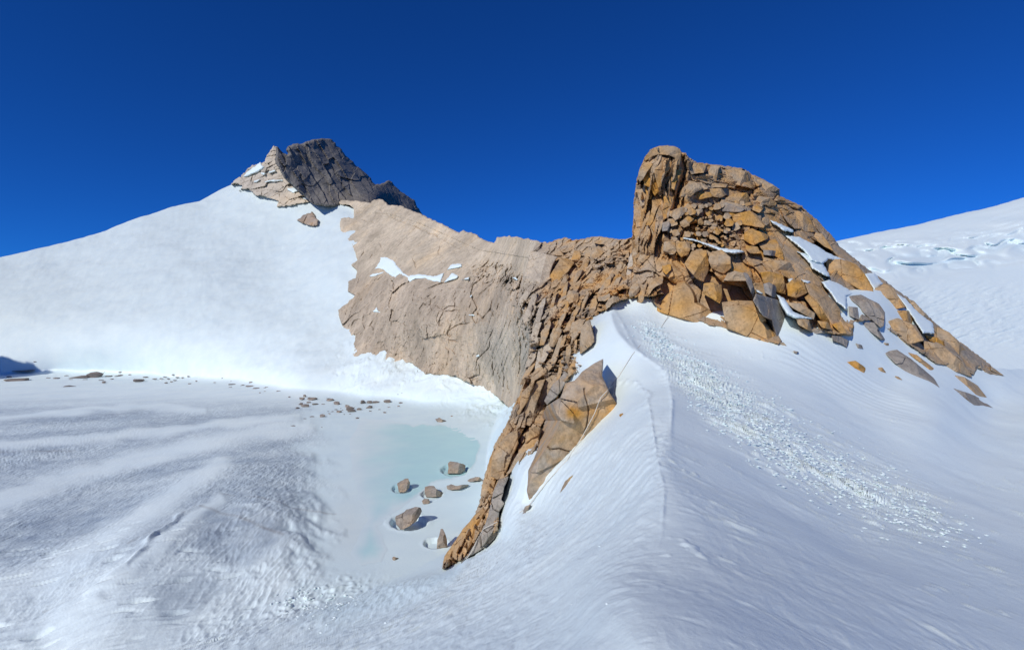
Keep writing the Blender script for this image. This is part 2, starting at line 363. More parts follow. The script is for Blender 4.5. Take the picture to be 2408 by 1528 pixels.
    z += r2*(fbm(np.c_[x/1.5, y/3.2, 0*x]+wp, 3, 45)*.020*pm*lg(1.1)+pm*fbm(np.c_[x/.3, y/.75, 0*x]+wp, 4, 46, .6)*.011*lg(.3))
    crust = np.maximum(fbm(np.c_[x/.45, y/.6+x/1.2, 0*x]+wp, 3, 51)-.2, 0)*sstep(0, .5, fbm(np.c_[u2/5, v2/2.2, 0*x], 2, 52)); z += r2*crust*.16*lg(.4)*np.clip(D/18, .15, 1.3)
    # scattered bite marks and crusts on the shaded flank
    pk = np.maximum(perlin(np.c_[u2/.55, v2/.33, 0*x], 60)-.42, 0)*sstep(-.05, .35, perlin(np.c_[u2/3.5, v2/2.5, 0*x], 61))
    z += r2*pk*.22*lv(.4)*np.clip((D-9)/20, 0, 1)
    # slide debris track
    d, s, t = pline(AV, px, py); wdt = 26+44*np.sin(np.clip(t, 0, 1)*2.6)
    m = np.exp(-(d/wdt)**2)*sstep(1.02, .7, t)*near
    ch = np.maximum(fbm(np.c_[u2/1.7, v2/.42, 0*x]+.4*perlin(W0/1.3, 48)[:, None], 3, 47, .6)+.0, 0)*1.15*(.45+.75*sstep(-.3, .4, fbm(np.c_[u2/9, v2/2.5, 0*x], 3, 50)))
    z += m*ch*.30*lv(.45)*np.clip(D/24, .5, 1.5)
    d, s, t = pline([(1600, 1090), (1660, 1170), (1760, 1240)], px, py)
    z += np.exp(-(d/60)**2)*r2*ch*.07
    # ripples below the big boulders
    d, s, t = pline([(1870, 830), (1990, 900), (2120, 960)], px, py)
    z += np.exp(-(d/38)**2)*r2*np.sin((v2*5.2+perlin(W0/3., 5)*2.5))*.035
    # broken lip along the sunny side of the crest
    for pl, w, hh in (([(1525, 955), (1545, 1080), (1562, 1150), (1556, 1260), (1535, 1340)], 5, .14),
                      ([(1440, 722), (1500, 830), (1568, 880), (1581, 950), (1576, 1050)], 4, .10),
                      ([(1430, 905), (1490, 900), (1528, 925), (1520, 950), (1470, 985)], 7, .18)):
        d, s, t = pline(pl, px, py)
        z += near*np.exp(-(d/w)**2)*hh*(.35+.65*np.maximum(perlin(W0/[.7, .7, .7], 71), -.3))*np.clip((D-5)/14, 0, 1.6)*sstep(1., .7, t)
    sc = np.minimum(perlin(np.c_[u2/.42, v2/.2, 0*x], 74)+.38, 0)*sstep(.05, .5, perlin(np.c_[u2/1.6, v2/1.3, 0*x], 75))
    z += r2*sc*.12*np.clip(D/15, .2, 1)*lv(.25)*sstep(30, 12, D)+near*fbm(W0/.3, 3, 76)*.0035*lv(.3)
    d, s, t = pline([(655, 1455), (740, 1415), (800, 1375), (850, 1385)], px, py)
    z += np.exp(-(d/22)**2)*np.maximum(perlin(W0/[.7, .7, .7], 73), 0)*.35
    z += hollow(px, py)
    return z
def snow_tint(px, py, V, ff, h):
    x, y = V[:, 0], V[:, 1]; n = len(px); T = np.tile(SNOW, (n, 1))
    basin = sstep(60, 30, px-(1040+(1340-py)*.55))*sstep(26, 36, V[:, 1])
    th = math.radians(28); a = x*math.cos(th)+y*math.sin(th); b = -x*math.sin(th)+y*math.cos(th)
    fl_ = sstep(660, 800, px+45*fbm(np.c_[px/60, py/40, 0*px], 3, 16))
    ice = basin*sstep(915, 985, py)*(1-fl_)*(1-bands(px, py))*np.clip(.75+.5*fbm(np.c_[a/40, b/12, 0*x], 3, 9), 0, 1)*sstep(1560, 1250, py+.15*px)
    T = T*(1+(.05-.22*sstep(950, 720, py))*basin)[:, None]  # dome tinted darker, basin floor lighter, to even out their sunlit brightness
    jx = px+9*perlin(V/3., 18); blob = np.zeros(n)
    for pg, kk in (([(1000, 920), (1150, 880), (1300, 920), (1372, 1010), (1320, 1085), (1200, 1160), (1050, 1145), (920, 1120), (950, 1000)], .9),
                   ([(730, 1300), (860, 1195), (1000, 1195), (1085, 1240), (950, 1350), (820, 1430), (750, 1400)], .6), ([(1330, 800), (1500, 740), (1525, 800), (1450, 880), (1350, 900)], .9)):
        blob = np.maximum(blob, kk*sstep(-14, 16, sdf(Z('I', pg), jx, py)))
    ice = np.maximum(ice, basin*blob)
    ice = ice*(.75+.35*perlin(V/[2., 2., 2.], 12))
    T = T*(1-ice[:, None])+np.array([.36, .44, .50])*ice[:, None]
    flat = sstep(905, 960, py)*fl_*basin
    T = T*(1-.7*flat[:, None])+np.array([.70, .85, .86])*.7*flat[:, None]
    # dirt lines blown into the ice
    for pl, w, k in (([(470, 1222), (560, 1245), (620, 1270), (665, 1280)], 3.5, .5), ([(520, 1187), (610, 1192), (690, 1212), (790, 1208)], 1.8, .45),
                     ([(300, 1320), (420, 1250), (460, 1215)], 2.2, .4), ([(100, 1440), (300, 1390)], 1.8, .35), ([(0, 1065), (180, 1058)], 2, .3)):
        d, s, t = pline(pl, px, py); k2 = k*np.exp(-(d/w)**2)*(.6+.8*perlin(V/[3, 3, 3.], 14))
        T = T*(1-np.clip(k2, 0, 1)[:, None])+np.array([.25, .22, .19])*np.clip(k2, 0, 1)[:, None]
    dirt = np.exp(-((px-820)/60)**2-((py-1235)/90)**2)*.25
    T = T*(1-dirt[:, None])+np.array([.62, .60, .55])*dirt[:, None]
    rip = basin*sstep(915, 985, py)*(1-fl_)*(1-.85*bands(px, py))*sstep(1560, 1350, py+.3*px)
    d, s, t = pline(AV, px, py); rip = np.maximum(rip, (1-basin)*np.exp(-(d/(26+44*np.sin(np.clip(t, 0, 1)*2.6)))**4)*sstep(1.02, .8, t)*.35)
    rip *= 1-.6*np.clip(blob, 0, 1); rip *= 1-.35*sstep(1200, 1280, py)
    return np.c_[T, rip]
g = np.concatenate
sgx = g([np.arange(-900, -40, 18), np.arange(-40, 2450, 2.1), np.arange(2452, 3300, 18)])
sgy = g([np.arange(385, 1545, 2.1), np.arange(1547, 2500, 12)])
top = [(-900, 860), (-500, 760), (-250, 690), (0, 607), (110, 584), (190, 560), (300, 521), (400, 492), (470, 474), (500, 458), (545, 434), (575, 412), (605, 398), (640, 422),
       (700, 462), (725, 460), (759, 452), (775, 458), (800, 478), (900, 510), (1000, 530), (1100, 575), (1170, 592), (1300, 592), (1480, 592), (1500, 605), (1960, 600), (2000, 625),
       (2100, 705), (2200, 780), (2290, 850), (2345, 866), (2408, 868), (2600, 905), (3300, 990), (3300, 2500), (-900, 2500)]
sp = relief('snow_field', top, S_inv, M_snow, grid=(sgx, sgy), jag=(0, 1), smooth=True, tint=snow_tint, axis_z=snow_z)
tag(sp, kind='structure')
print('snow', time.time()-T0)

def lake_tint(px, py, V, ff, h):
    soft = sstep(1000, 880, px)*sstep(1130, 1200, py+50)+sstep(960, 860, px); w = 5+34*np.clip(soft, 0, 1); n = fbm(V/[9, 9, 9], 3, 80)*.3
    a = sstep(0, 1, ff/w); k = np.clip(a*(.1+.9*sstep(820, 980, px+(py-1050)*.05+60*n+150*sstep(1170, 1230, py))+n*.4), 0, 1)*(1-.15*sstep(1150, 1210, py)); k = k[:, None]
    return np.array([.73, .855, .855])*(1-k)+np.array([.50, .775, .78])*k
tag(relief('frozen_lake', Z('D', [(640, 285), (900, 300), (1060, 340), (1240, 320), (1420, 350), (1540, 385), (1600, 500), (1560, 640), (1480, 720),
    (1200, 810), (1100, 900), (900, 1040), (760, 1150), (800, 1220), (850, 1320), (800, 1420), (640, 1460), (560, 1360), (640, 1200), (700, 1080), (620, 900), (560, 700), (560, 450)]),
    lambda X, Y: (Y-CY)/(24.985*F), M_ice, 2, (6, 40), smooth=True, tint=lake_tint, axis_z=lambda px, py, V: hollow(px, py)), kind='structure')

# ------------------------------------------------------------------ glacier on the right
GL = tps([(2150, 685, 150), (2408, 620, 190), (2100, 640, 160), (2408, 590, 205), (2080, 600, 190), (2408, 540, 225), (2000, 562, 230), (2408, 465, 300),
          (2200, 760, 132), (2408, 860, 120), (2408, 740, 150), (2100, 900, 100), (2250, 510, 262), (2250, 575, 205), (2900, 330, 360), (2900, 700, 190), (1900, 700, 140), (3300, 900, 150)])
def gl_disp(px, py, W, ff):
    yc = np.interp(px, [1960, 2100, 2250, 2408, 2900], [600, 612, 600, 572, 480]); w = np.exp(-((py-yc)/30)**2)
    wp = perlin(np.c_[px/55, py/22, 0*px], 96)*.8
    q = fbm(np.c_[px/140+wp*.4, (py-yc)/46+wp*.7, 0*px], 2, 90)
    h = w*(np.abs(q)*14-5)+np.exp(-((py-yc+30)/26)**2)*np.abs(fbm(np.c_[px/90, (py-yc)/18+wp, 0*px], 2, 91))*6
    d, s, t = pline([(2090, 672), (2200, 655), (2408, 612), (2800, 520)], px, py)
    h += np.where(s > 0, 1, 0)*0+3.*sstep(-14, 10, d*s)*np.exp(-np.maximum(d*s, 0)/60)
    th = np.c_[(px*.95-py*.3)/34, (px*.3+py*.95)/5.5, 0*px]
    h += sstep(640, 700, py)*sstep(850, 780, py)*(fbm(th, 3, 92))*.8
    th = np.c_[(px*.95+py*.2)/60, (py*.95+px*.3)/7., 0*px]
    h += sstep(600, 560, py)*fbm(th, 3, 93)*1.1
    return h
def gl_tint(px, py, V, ff, h):
    yc = np.interp(px, [1960, 2100, 2250, 2408, 2900], [606, 618, 606, 578, 486])
    k = (np.exp(-((py-yc)/26)**2)*.2*sstep(2., -4., h))[:, None]
    return np.tile(SNOW, (len(px), 1))*(1-k)+np.array([.5, .74, .84])*k
ggx = g([np.arange(1900, 2450, 2.), np.arange(2452, 3300, 16)]); ggy = np.arange(380, 980, 2.)
tag(relief('glacier_hill', [(1900, 590), (1968, 567), (2060, 547), (2150, 530), (2250, 505), (2330, 487), (2408, 465), (2600, 405), (2900, 380), (3300, 385), (3300, 978), (1900, 978)],
    GL, M_gla, grid=(ggx, ggy), jag=(1.2, 30), disp=gl_disp, rnd_w=14, rnd_k=10, skirt=60, smooth=True, tint=gl_tint), kind='structure')

# ------------------------------------------------------------------ rock tints
def rock_tint(base, och=0., dark=0., sc=6., k=.5, seed=0):
    def fn(px, py, V, ff, h):
        n = len(px); c = np.tile(np.asarray(base, float), (n, 1))
        a = np.clip(och+k*fbm(V/sc, 4, 200+seed), 0, 1)[:, None]
        c = c*(1-a)+OCH*a
        b = np.clip(dark+.35*fbm(V/(sc*.6), 3, 300+seed)-.05, 0, .8)[:, None]
        return c*(1-b)+DK*b
    return fn
# ------------------------------------------------------------------ dark peak
DP = tps([(655, 345, 330), (700, 340, 345), (760, 330, 380), (700, 430, 325), (800, 470, 335), (880, 475, 350), (880, 430, 400), (840, 400, 395),
          (920, 440, 440), (990, 497, 470), (900, 500, 380), (960, 500, 430), (800, 400, 365)])
def dp_disp(px, py, W, ff):
    P = W/[55, 90, 80]; P = P+.25*np.stack([perlin(W/30+q*5, 100+q) for q in range(3)], 1)
    h1, e1, r1 = voro(P, 101, 1.2); h2, e2, r2 = voro(W/[14, 30, 30], 104, 1.2)
    g1, _, _ = voro(np.c_[(px*.5+py*.86)/60, (px*.86-py*.5)/17, 0*px], 108, 1.1)
    return h1*3.6+g1*2.2+h2*1.+fbm(W/12, 4, 106)*2.
pk = relief('mountain_peak', Z('E', [(655, 212), (690, 247), (722, 262), (715, 235), (730, 212), (760, 198), (830, 190), (880, 170), (950, 158), (1020, 165), (1045, 190), (1050, 210),
     (1080, 228), (1130, 290), (1200, 350), (1260, 400), (1310, 467), (1335, 465), (1370, 447), (1385, 435), (1402, 432), (1430, 460), (1480, 510), (1530, 545), (1570, 575), (1600, 630), (1640, 690),
     (1400, 640), (1100, 620), (900, 600), (700, 420), (640, 300)]), DP, M_dark, 1.6, (3, 16), dp_disp, 6, 8, 50,
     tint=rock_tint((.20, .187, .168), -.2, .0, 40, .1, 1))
tag(pk, 'dark grey granite summit in shadow behind the snow dome, highest point on the left', 'mountain peak')
SPK = tps(seat([(545, 435), (565, 445), (590, 460), (632, 475), (655, 485), (700, 480), (735, 472), (790, 468), (705, 425), (740, 446), (775, 460), (800, 472)], .982)+[(640, 345, 385), (660, 345, 388)])
def sp_disp(px, py, W, ff):
    h1, e1, r1 = voro(W/[16, 30, 9], 111, 1.); h2, e2, r2 = voro(W/[6, 12, 3.4], 114, 1.)
    return h1*2.2+h2*1.+fbm(W/6, 4, 116)*.6
fr = relief('rock_spur', Z('E', [(352, 463), (385, 425), (420, 400), (480, 340), (562, 322), (600, 250), (635, 205), (655, 212), (668, 255), (705, 325), (765, 370), (850, 440), (925, 492), (1005, 535), (1065, 565),
     (960, 520), (860, 540), (800, 545), (890, 577), (780, 597), (700, 612), (655, 612), (662, 575), (600, 550), (500, 532), (470, 490), (400, 505), (430, 470), (400, 460)]),
     lambda X, Y: np.maximum(SPK(X, Y), S_inv(X, Y)*1.012), M_dark, 1.4, (3.5, 10), sp_disp, 3, 3, 25, tint=rock_tint((.56, .49, .39), -.1, -.1, 12, .15, 2))
tag(fr, 'sunlit beige rock spur streaked with snow at the top of the snow dome', 'rock spur')
lone = relief('rock_outcrop', Z('E', [(790, 703), (830, 667), (890, 648), (912, 668), (905, 680), (928, 700), (925, 735), (900, 744), (860, 735), (810, 717)]),
     lambda X, Y: S_inv(X, Y)*1.012, M_dark, 1.2, (2, 8), lambda px, py, W, ff: voro(W/4., 121)[0]*1.2+fbm(W/2.5, 3, 122)*.5, 5, 2.5, 5,
     tint=rock_tint((.40, .32, .25), .05, 0, 6, .2, 3))
tag(lone, 'lone beige rock outcrop surrounded by snow high on the white dome', 'rock outcrop')

# ------------------------------------------------------------------ headwall
CR = [Z('E', q) for q in ([(1165, 620), (1300, 610), (1430, 690), (1560, 740), (1700, 800), (1900, 905), (2000, 930)], [(1200, 690), (1330, 725)], [(1755, 835), (1730, 915), (1765, 955)],
      [(1240, 885), (1235, 915), (1205, 960)], [(1300, 920), (1270, 960)], [(1340, 845), (1355, 890)], [(1215, 1065), (1185, 1140)], [(1420, 1090), (1430, 1140), (1450, 1170)],
      [(1630, 1170), (1700, 1140), (1840, 1100)], [(1630, 1255), (1600, 1300)], [(1740, 1310), (1800, 1275), (1870, 1280)], [(2020, 1130), (2110, 1100)], [(1970, 1290), (2020, 1360), (2080, 1290), (2110, 1350)],
      [(1790, 1445), (1850, 1400), (1960, 1380)], [(1140, 1430), (1170, 1370), (1220, 1360)], [(2100, 1420), (2060, 1500)], [(1560, 940), (1590, 1040)], [(1950, 1250), (1935, 1290)], [(1850, 1200), (1835, 1290)])]
CR += [Z('B', q) for q in ([(350, 200), (330, 260), (355, 310)], [(100, 270), (190, 265)], [(300, 370), (340, 370), (330, 440), (270, 500), (260, 550)], [(420, 560), (415, 640), (440, 680)],
      [(480, 400), (470, 600)], [(390, 500), (400, 650)], [(340, 470), (350, 620)], [(270, 200), (360, 120)], [(10, 230), (30, 240)], [(180, 420), (130, 400)], [(530, 450), (545, 420), (500, 400)])]
def hw_disp(px, py, W, ff):
    low = sstep(640, 665, py-(px-1000)*-.03)                 # rougher below the ledge
    right = sstep(1080, 1180, px-(py-800)*.1)*sstep(640, 760, py)
    rub = np.exp(-(pline([(1130, 640), (1180, 640), (1235, 700), (1245, 790)], px, py)[0]/26)**2)
    h = fbm(W/[22, 22, 22], 4, 130)*1.8
    h1, e1, r1 = voro(W/[13, 18, 13]+.2*perlin(W/7, 132)[:, None], 133, 1.)
    h2, e2, r2 = voro(W/[3.6, 5, 4.5]+.2*perlin(W/3, 136)[:, None], 137, 1.2)
    h3, e3, r3 = voro(W/[1.6, 2, 1.6], 140, 1.2)
    h += (.25+.75*low)*(1-.6*right)*(h1*1.6)+low*(1-right)*h2*.36-low*(1-right)*.2*np.exp(-(e1/.04)**2)*sstep(.5, .7, r1)+low*(1-right)*h3*.35
    h += rub*(h2*2.2+h3*1.6)
    Q = np.c_[(px*.96+py*.28)/9., (py*.96-px*.28)/70., 0*px]    # upright flutes on the right part
    h += right*(ridged(Q, 3, 142)*.9)
    h += fbm(W/[2.5, 2.5, 2.5], 3, 144)*.22
    d, s, t = pline(Z('E', [(1165, 650), (1400, 660), (1600, 720), (2000, 900), (2377, 960)]), px, py)
    h += np.where(s < 0, 1, 0)*sstep(30, 3, d)*1.0
    for c in CR:
        x0, x1 = min(p[0] for p in c)-8, max(p[0] for p in c)+8; y0, y1 = min(p[1] for p in c)-8, max(p[1] for p in c)+8
        m = (px > x0) & (px < x1) & (py > y0) & (py < y1)
        if m.any():
            jx = perlin(np.c_[px[m]/14, py[m]/14, 0*px[m]], 150)*3
            d, s, t = pline(c, px[m]+jx, py[m]-jx); h[m] -= 1.5*np.exp(-(d/1.25)**2)*np.sin(np.clip(t*.9+.05, 0, 1)*3.14)
    return h
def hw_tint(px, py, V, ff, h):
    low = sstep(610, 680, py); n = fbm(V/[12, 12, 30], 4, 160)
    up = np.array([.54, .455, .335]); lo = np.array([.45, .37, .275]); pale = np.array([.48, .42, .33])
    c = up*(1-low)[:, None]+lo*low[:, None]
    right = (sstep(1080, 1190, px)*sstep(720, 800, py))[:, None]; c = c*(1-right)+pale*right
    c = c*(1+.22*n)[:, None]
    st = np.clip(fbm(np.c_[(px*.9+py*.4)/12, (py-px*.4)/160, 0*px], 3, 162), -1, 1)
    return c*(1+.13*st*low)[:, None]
hwp = Z('E', [(1055, 568), (1100, 569), (1190, 574), (1280, 584), (1302, 566), (1330, 561), (1372, 568), (1395, 600), (1480, 609), (1590, 652), (1700, 702), (1800, 750), (1870, 785), (1900, 770), (1960, 788), (2050, 840), (2100, 850), (2122, 818),
      (2200, 806), (2300, 822), (2377, 838)])+[(1285, 570), (1310, 600), (1320, 800), (1260, 980), (1204, 966), (1165, 930), (1110, 905), (1070, 885), (1000, 880), (968, 855), (850, 850), (826, 835)]+\
      Z('E', [(1158, 1500), (1120, 1475), (1100, 1430), (1070, 1360), (1062, 1300), (1100, 1270), (1150, 1222), (1182, 1200), (1125, 1180), (1130, 1112), (1180, 1080), (1187, 1040), (1148, 1000), (1190, 968), (1180, 930), (1140, 860), (1100, 800), (1068, 750), (1080, 690), (1160, 685), (1170, 630), (1140, 600), (1075, 600)])
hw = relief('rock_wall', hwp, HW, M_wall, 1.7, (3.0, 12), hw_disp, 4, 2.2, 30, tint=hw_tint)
tag(hw, 'broad beige granite headwall with snow ledges between the dome and the orange ridge', 'rock wall')
print('headwall', time.time()-T0)

# ------------------------------------------------------------------ orange ridge between headwall and tower
def rib_disp(px, py, W, ff):
    u = (px*.72-py*.69); v = (px*.69+py*.72)     # slabs lean from upper right to lower left
    steep = sstep(760, 900, py)
    ang = .75+.45*steep
    u = px*np.cos(ang)-py*np.sin(ang)*1.; v = px*np.sin(ang)+py*np.cos(ang)
    wob = perlin(np.c_[px/40, py/40, 0*px], 170)
    top_ = sstep(640, 590, py)
    h1, e1, r1 = voro(np.c_[u/(60-20*top_), v/21+wob*.2, 0*px+.5], 171, 1.2)
    h2, e2, r2 = voro(np.c_[u/26, v/9+wob*.2, 0*px+2.5], 174, 1.2)
    h3, e3, r3 = voro(np.c_[px/9, py/7, 0*px+1.5], 177, 1.2)
    rubm = np.clip(np.exp(-(pline([(1480, 690), (1400, 725), (1350, 760), (1330, 830), (1290, 860)], px, py)[0]/38)**2)
                   +np.exp(-(pline([(1245, 780), (1262, 820), (1240, 690)], px, py)[0]/18)**2), 0, 1)
    h = h1*1.9+h2*.9*(1-.5*rubm)+rubm*h3*1.0+h3*.15-.25*np.exp(-(e1/.05)**2)-.1*np.exp(-(e2/.07)**2)-rubm*.35*np.exp(-(e3/.1)**2)
    return h+fbm(W/1.3, 3, 179)*.18
def rib_tint(px, py, V, ff, h):
    a = np.clip(.12+.5*fbm(V/5, 4, 181)+.25*sstep(1240, 1340, px)-.35*sstep(640, 580, py), 0, 1)[:, None]
    c = BEIGE*1.15*(1-a)+OCH*a
    gk = np.clip(fbm(V/3.2, 3, 183)-.1, 0, .7)[:, None]
    c = c*(1-gk)+GREY*gk*.9
    k = (sstep(1315, 1250, px+22*perlin(V/4, 184))*sstep(900, 800, py))[:, None]
    return c*(1-k)+np.array([.50, .42, .31])*k
ribp = [(1040, 1338), (1044, 1318), (1075, 1270), (1117, 1210), (1128, 1180), (1135, 1130), (1152, 1080), (1165, 1040), (1190, 1000), (1206, 958), (1222, 925), (1238, 860), (1246, 800), (1240, 760), (1225, 720), (1232, 650), (1245, 600), (1262, 572),
        (1290, 571), (1310, 563), (1330, 559), (1350, 564), (1380, 560), (1398, 556), (1420, 557), (1440, 562), (1465, 563), (1490, 558), (1520, 600), (1560, 690), (1530, 697), (1490, 701), (1462, 706),
        (1436, 722), (1412, 736), (1394, 747), (1394, 765), (1397, 800), (1385, 815), (1350, 838), (1360, 850), (1372, 860), (1330, 900), (1300, 960), (1272, 1000), (1266, 1056), (1232, 1080), (1200, 1110), (1185, 1130), (1180, 1165), (1172, 1190), (1172, 1245), (1150, 1272), (1100, 1310), (1060, 1330)]
rib = empty('rock_ridge', (0, 50, -15))
relief('rock_face', ribp, RB, M_rock, 1.5, (3, 9), rib_disp, 4, 1.4, 14, tint=rib_tint, parent=rib)
tag(rib, 'jagged orange rock ridge of slanting slabs running down beside the snow crest', 'rock ridge')

# ------------------------------------------------------------------ tower massif
TWTOP = [(1486, 575), (1488, 524), (1490, 480), (1492, 457), (1499, 416), (1507, 390), (1516, 371), (1529, 352), (1544, 345), (1565, 342), (1583, 345), (1600, 352), (1603, 358), (1613, 360), (1620, 372), (1630, 377),
         (1641, 383), (1662, 385), (1697, 389), (1725, 393), (1753, 398), (1772, 412), (1798, 423), (1815, 434), (1833, 444), (1834, 462), (1850, 468), (1865, 475), (1885, 484), (1902, 501), (1925, 520), (1940, 539), (1958, 555), (1973, 577),
         (1998, 598), (2025, 620), (2050, 640), (2080, 659), (2105, 680), (2134, 699), (2165, 725), (2197, 757), (2240, 790), (2291, 828), (2335, 862), (2362, 884)]
def tw_disp(px, py, W, ff):
    col_ = sstep(1640, 1600, px+(py-450)*.12)*sstep(620, 590, py)      # upright pillar on the left
    lay = (1-col_)*sstep(490, 450, py-(px-1700)*.25)                          # bedded summit blocks
    rub = np.exp(-((px-1690)/85)**2-((py-545)/52)**2)
    rest = 1-np.maximum(col_, lay)
    wob = perlin(np.c_[px/35, py/35, 0*px], 190)
    q = px+py*.16
    a1, e1, _ = voro(np.c_[q/17+wob*.5, py/75, 0*px], 191, 1.2); a2, e2, _ = voro(np.c_[q/8+wob*.4, py/38, 0*px], 194, 1.2)
    b1, f1, _ = voro(np.c_[px/60, (py-.12*px)/19+wob*.4, 0*px], 197, 1.1); b2, f2, _ = voro(np.c_[px/26, (py-.12*px)/8, 0*px], 200, 1.1)
    dgn = px*.62+py*.78; dgm = -px*.78+py*.62
    c1, g1, _ = voro(np.c_[dgn/95, dgm/58+wob*.2, 0*px], 203, 1.1); c2, g2, _ = voro(np.c_[dgn/34, dgm/22, 0*px], 206, 1.1)
    r1, k1, _ = voro(np.c_[px/13, py/10, 0*px], 209, 1.3)
    cr = lambda e, w: np.exp(-(e/w)**2)
    h = col_*(a1*2.0+a2*.8-.25*cr(e1, .05))+lay*(b1*1.3+b2*.4-.4*cr(f1, .04)-.1*cr(f2, .06))
    h += rest*(1-rub)*(c1*1.6+c2*.4-.3*cr(g1, .02))+rub*rest*(r1*1.3-.6*cr(k1, .1))
    # cleft between the pillar and the summit block
    d, s, t = pline([(1606, 372), (1612, 400), (1600, 440), (1585, 500), (1565, 545)], px, py)
    h -= 2.2*np.exp(-(d/6)**2)
    for c in ([(1765, 405), (1770, 428), (1778, 445)], [(1905, 560), (1960, 600), (2010, 650)]):
        h -= 2.*np.exp(-(pline(c, px, py)[0]/4)**2)
    h = h+fbm(W/1.2, 4, 212)*.22-.75*rest*(1-.5*rub)*sstep(2, 26, ff)
    bm_ = sstep(1525, 1560, px)*sstep(1875, 1850, px)*sstep(640, 680, py)
    SD = 1/S_inv(px, py); h = h*(1-.6*bm_)-np.minimum(2.6*bm_, np.maximum(SD-.3-W[:, 1], 0)); return np.minimum(h, W[:, 1]-(SD-.15-5.*ff*SD/F)*np.where((py > 690), 1, 0))
def tw_tint(px, py, V, ff, h):
    a = np.clip(.38+.5*fbm(V/4.5, 4, 213)+.3*np.exp(-((px-1690)/110)**2-((py-600)/90)**2)-.25*sstep(1950, 2100, px), 0, 1)[:, None]
    c = BEIGE*1.08*(1-a)+OCH*a
    gk = np.clip(.05+fbm(V/4, 3, 215)*.7+.35*sstep(1850, 2050, px), 0, .85)[:, None]
    return c*(1-gk)+GREY*.85*gk
twp = TWTOP+[(2330, 884), (2300, 868), (2292, 884), (2270, 876), (2240, 862), (2200, 858), (2175, 838), (2140, 815), (2110, 790), (2082, 775), (2070, 752), (2010, 760), (2008, 792), (1960, 790), (1930, 780), (1905, 776), (1870, 780),
     (1842, 805), (1830, 812), (1790, 802), (1740, 785), (1690, 770), (1672, 768), (1640, 755), (1600, 743), (1548, 729), (1535, 715), (1532, 697), (1500, 690), (1487, 640)]
def twinv(X, Y): return np.maximum(TW(X, Y), S_inv(X, Y)*1.004)
tower = empty('rock_tower', (25, 60, -3))
relief('rock_face', twp, TW, M_rock, 1.6, (2.2, 9), tw_disp, 5, 2.2, 16, tint=tw_tint, parent=tower)
tag(tower, 'tall golden granite tower with a blunt pillar top standing above the snow crest', 'rock tower')
print('tower', time.time()-T0)

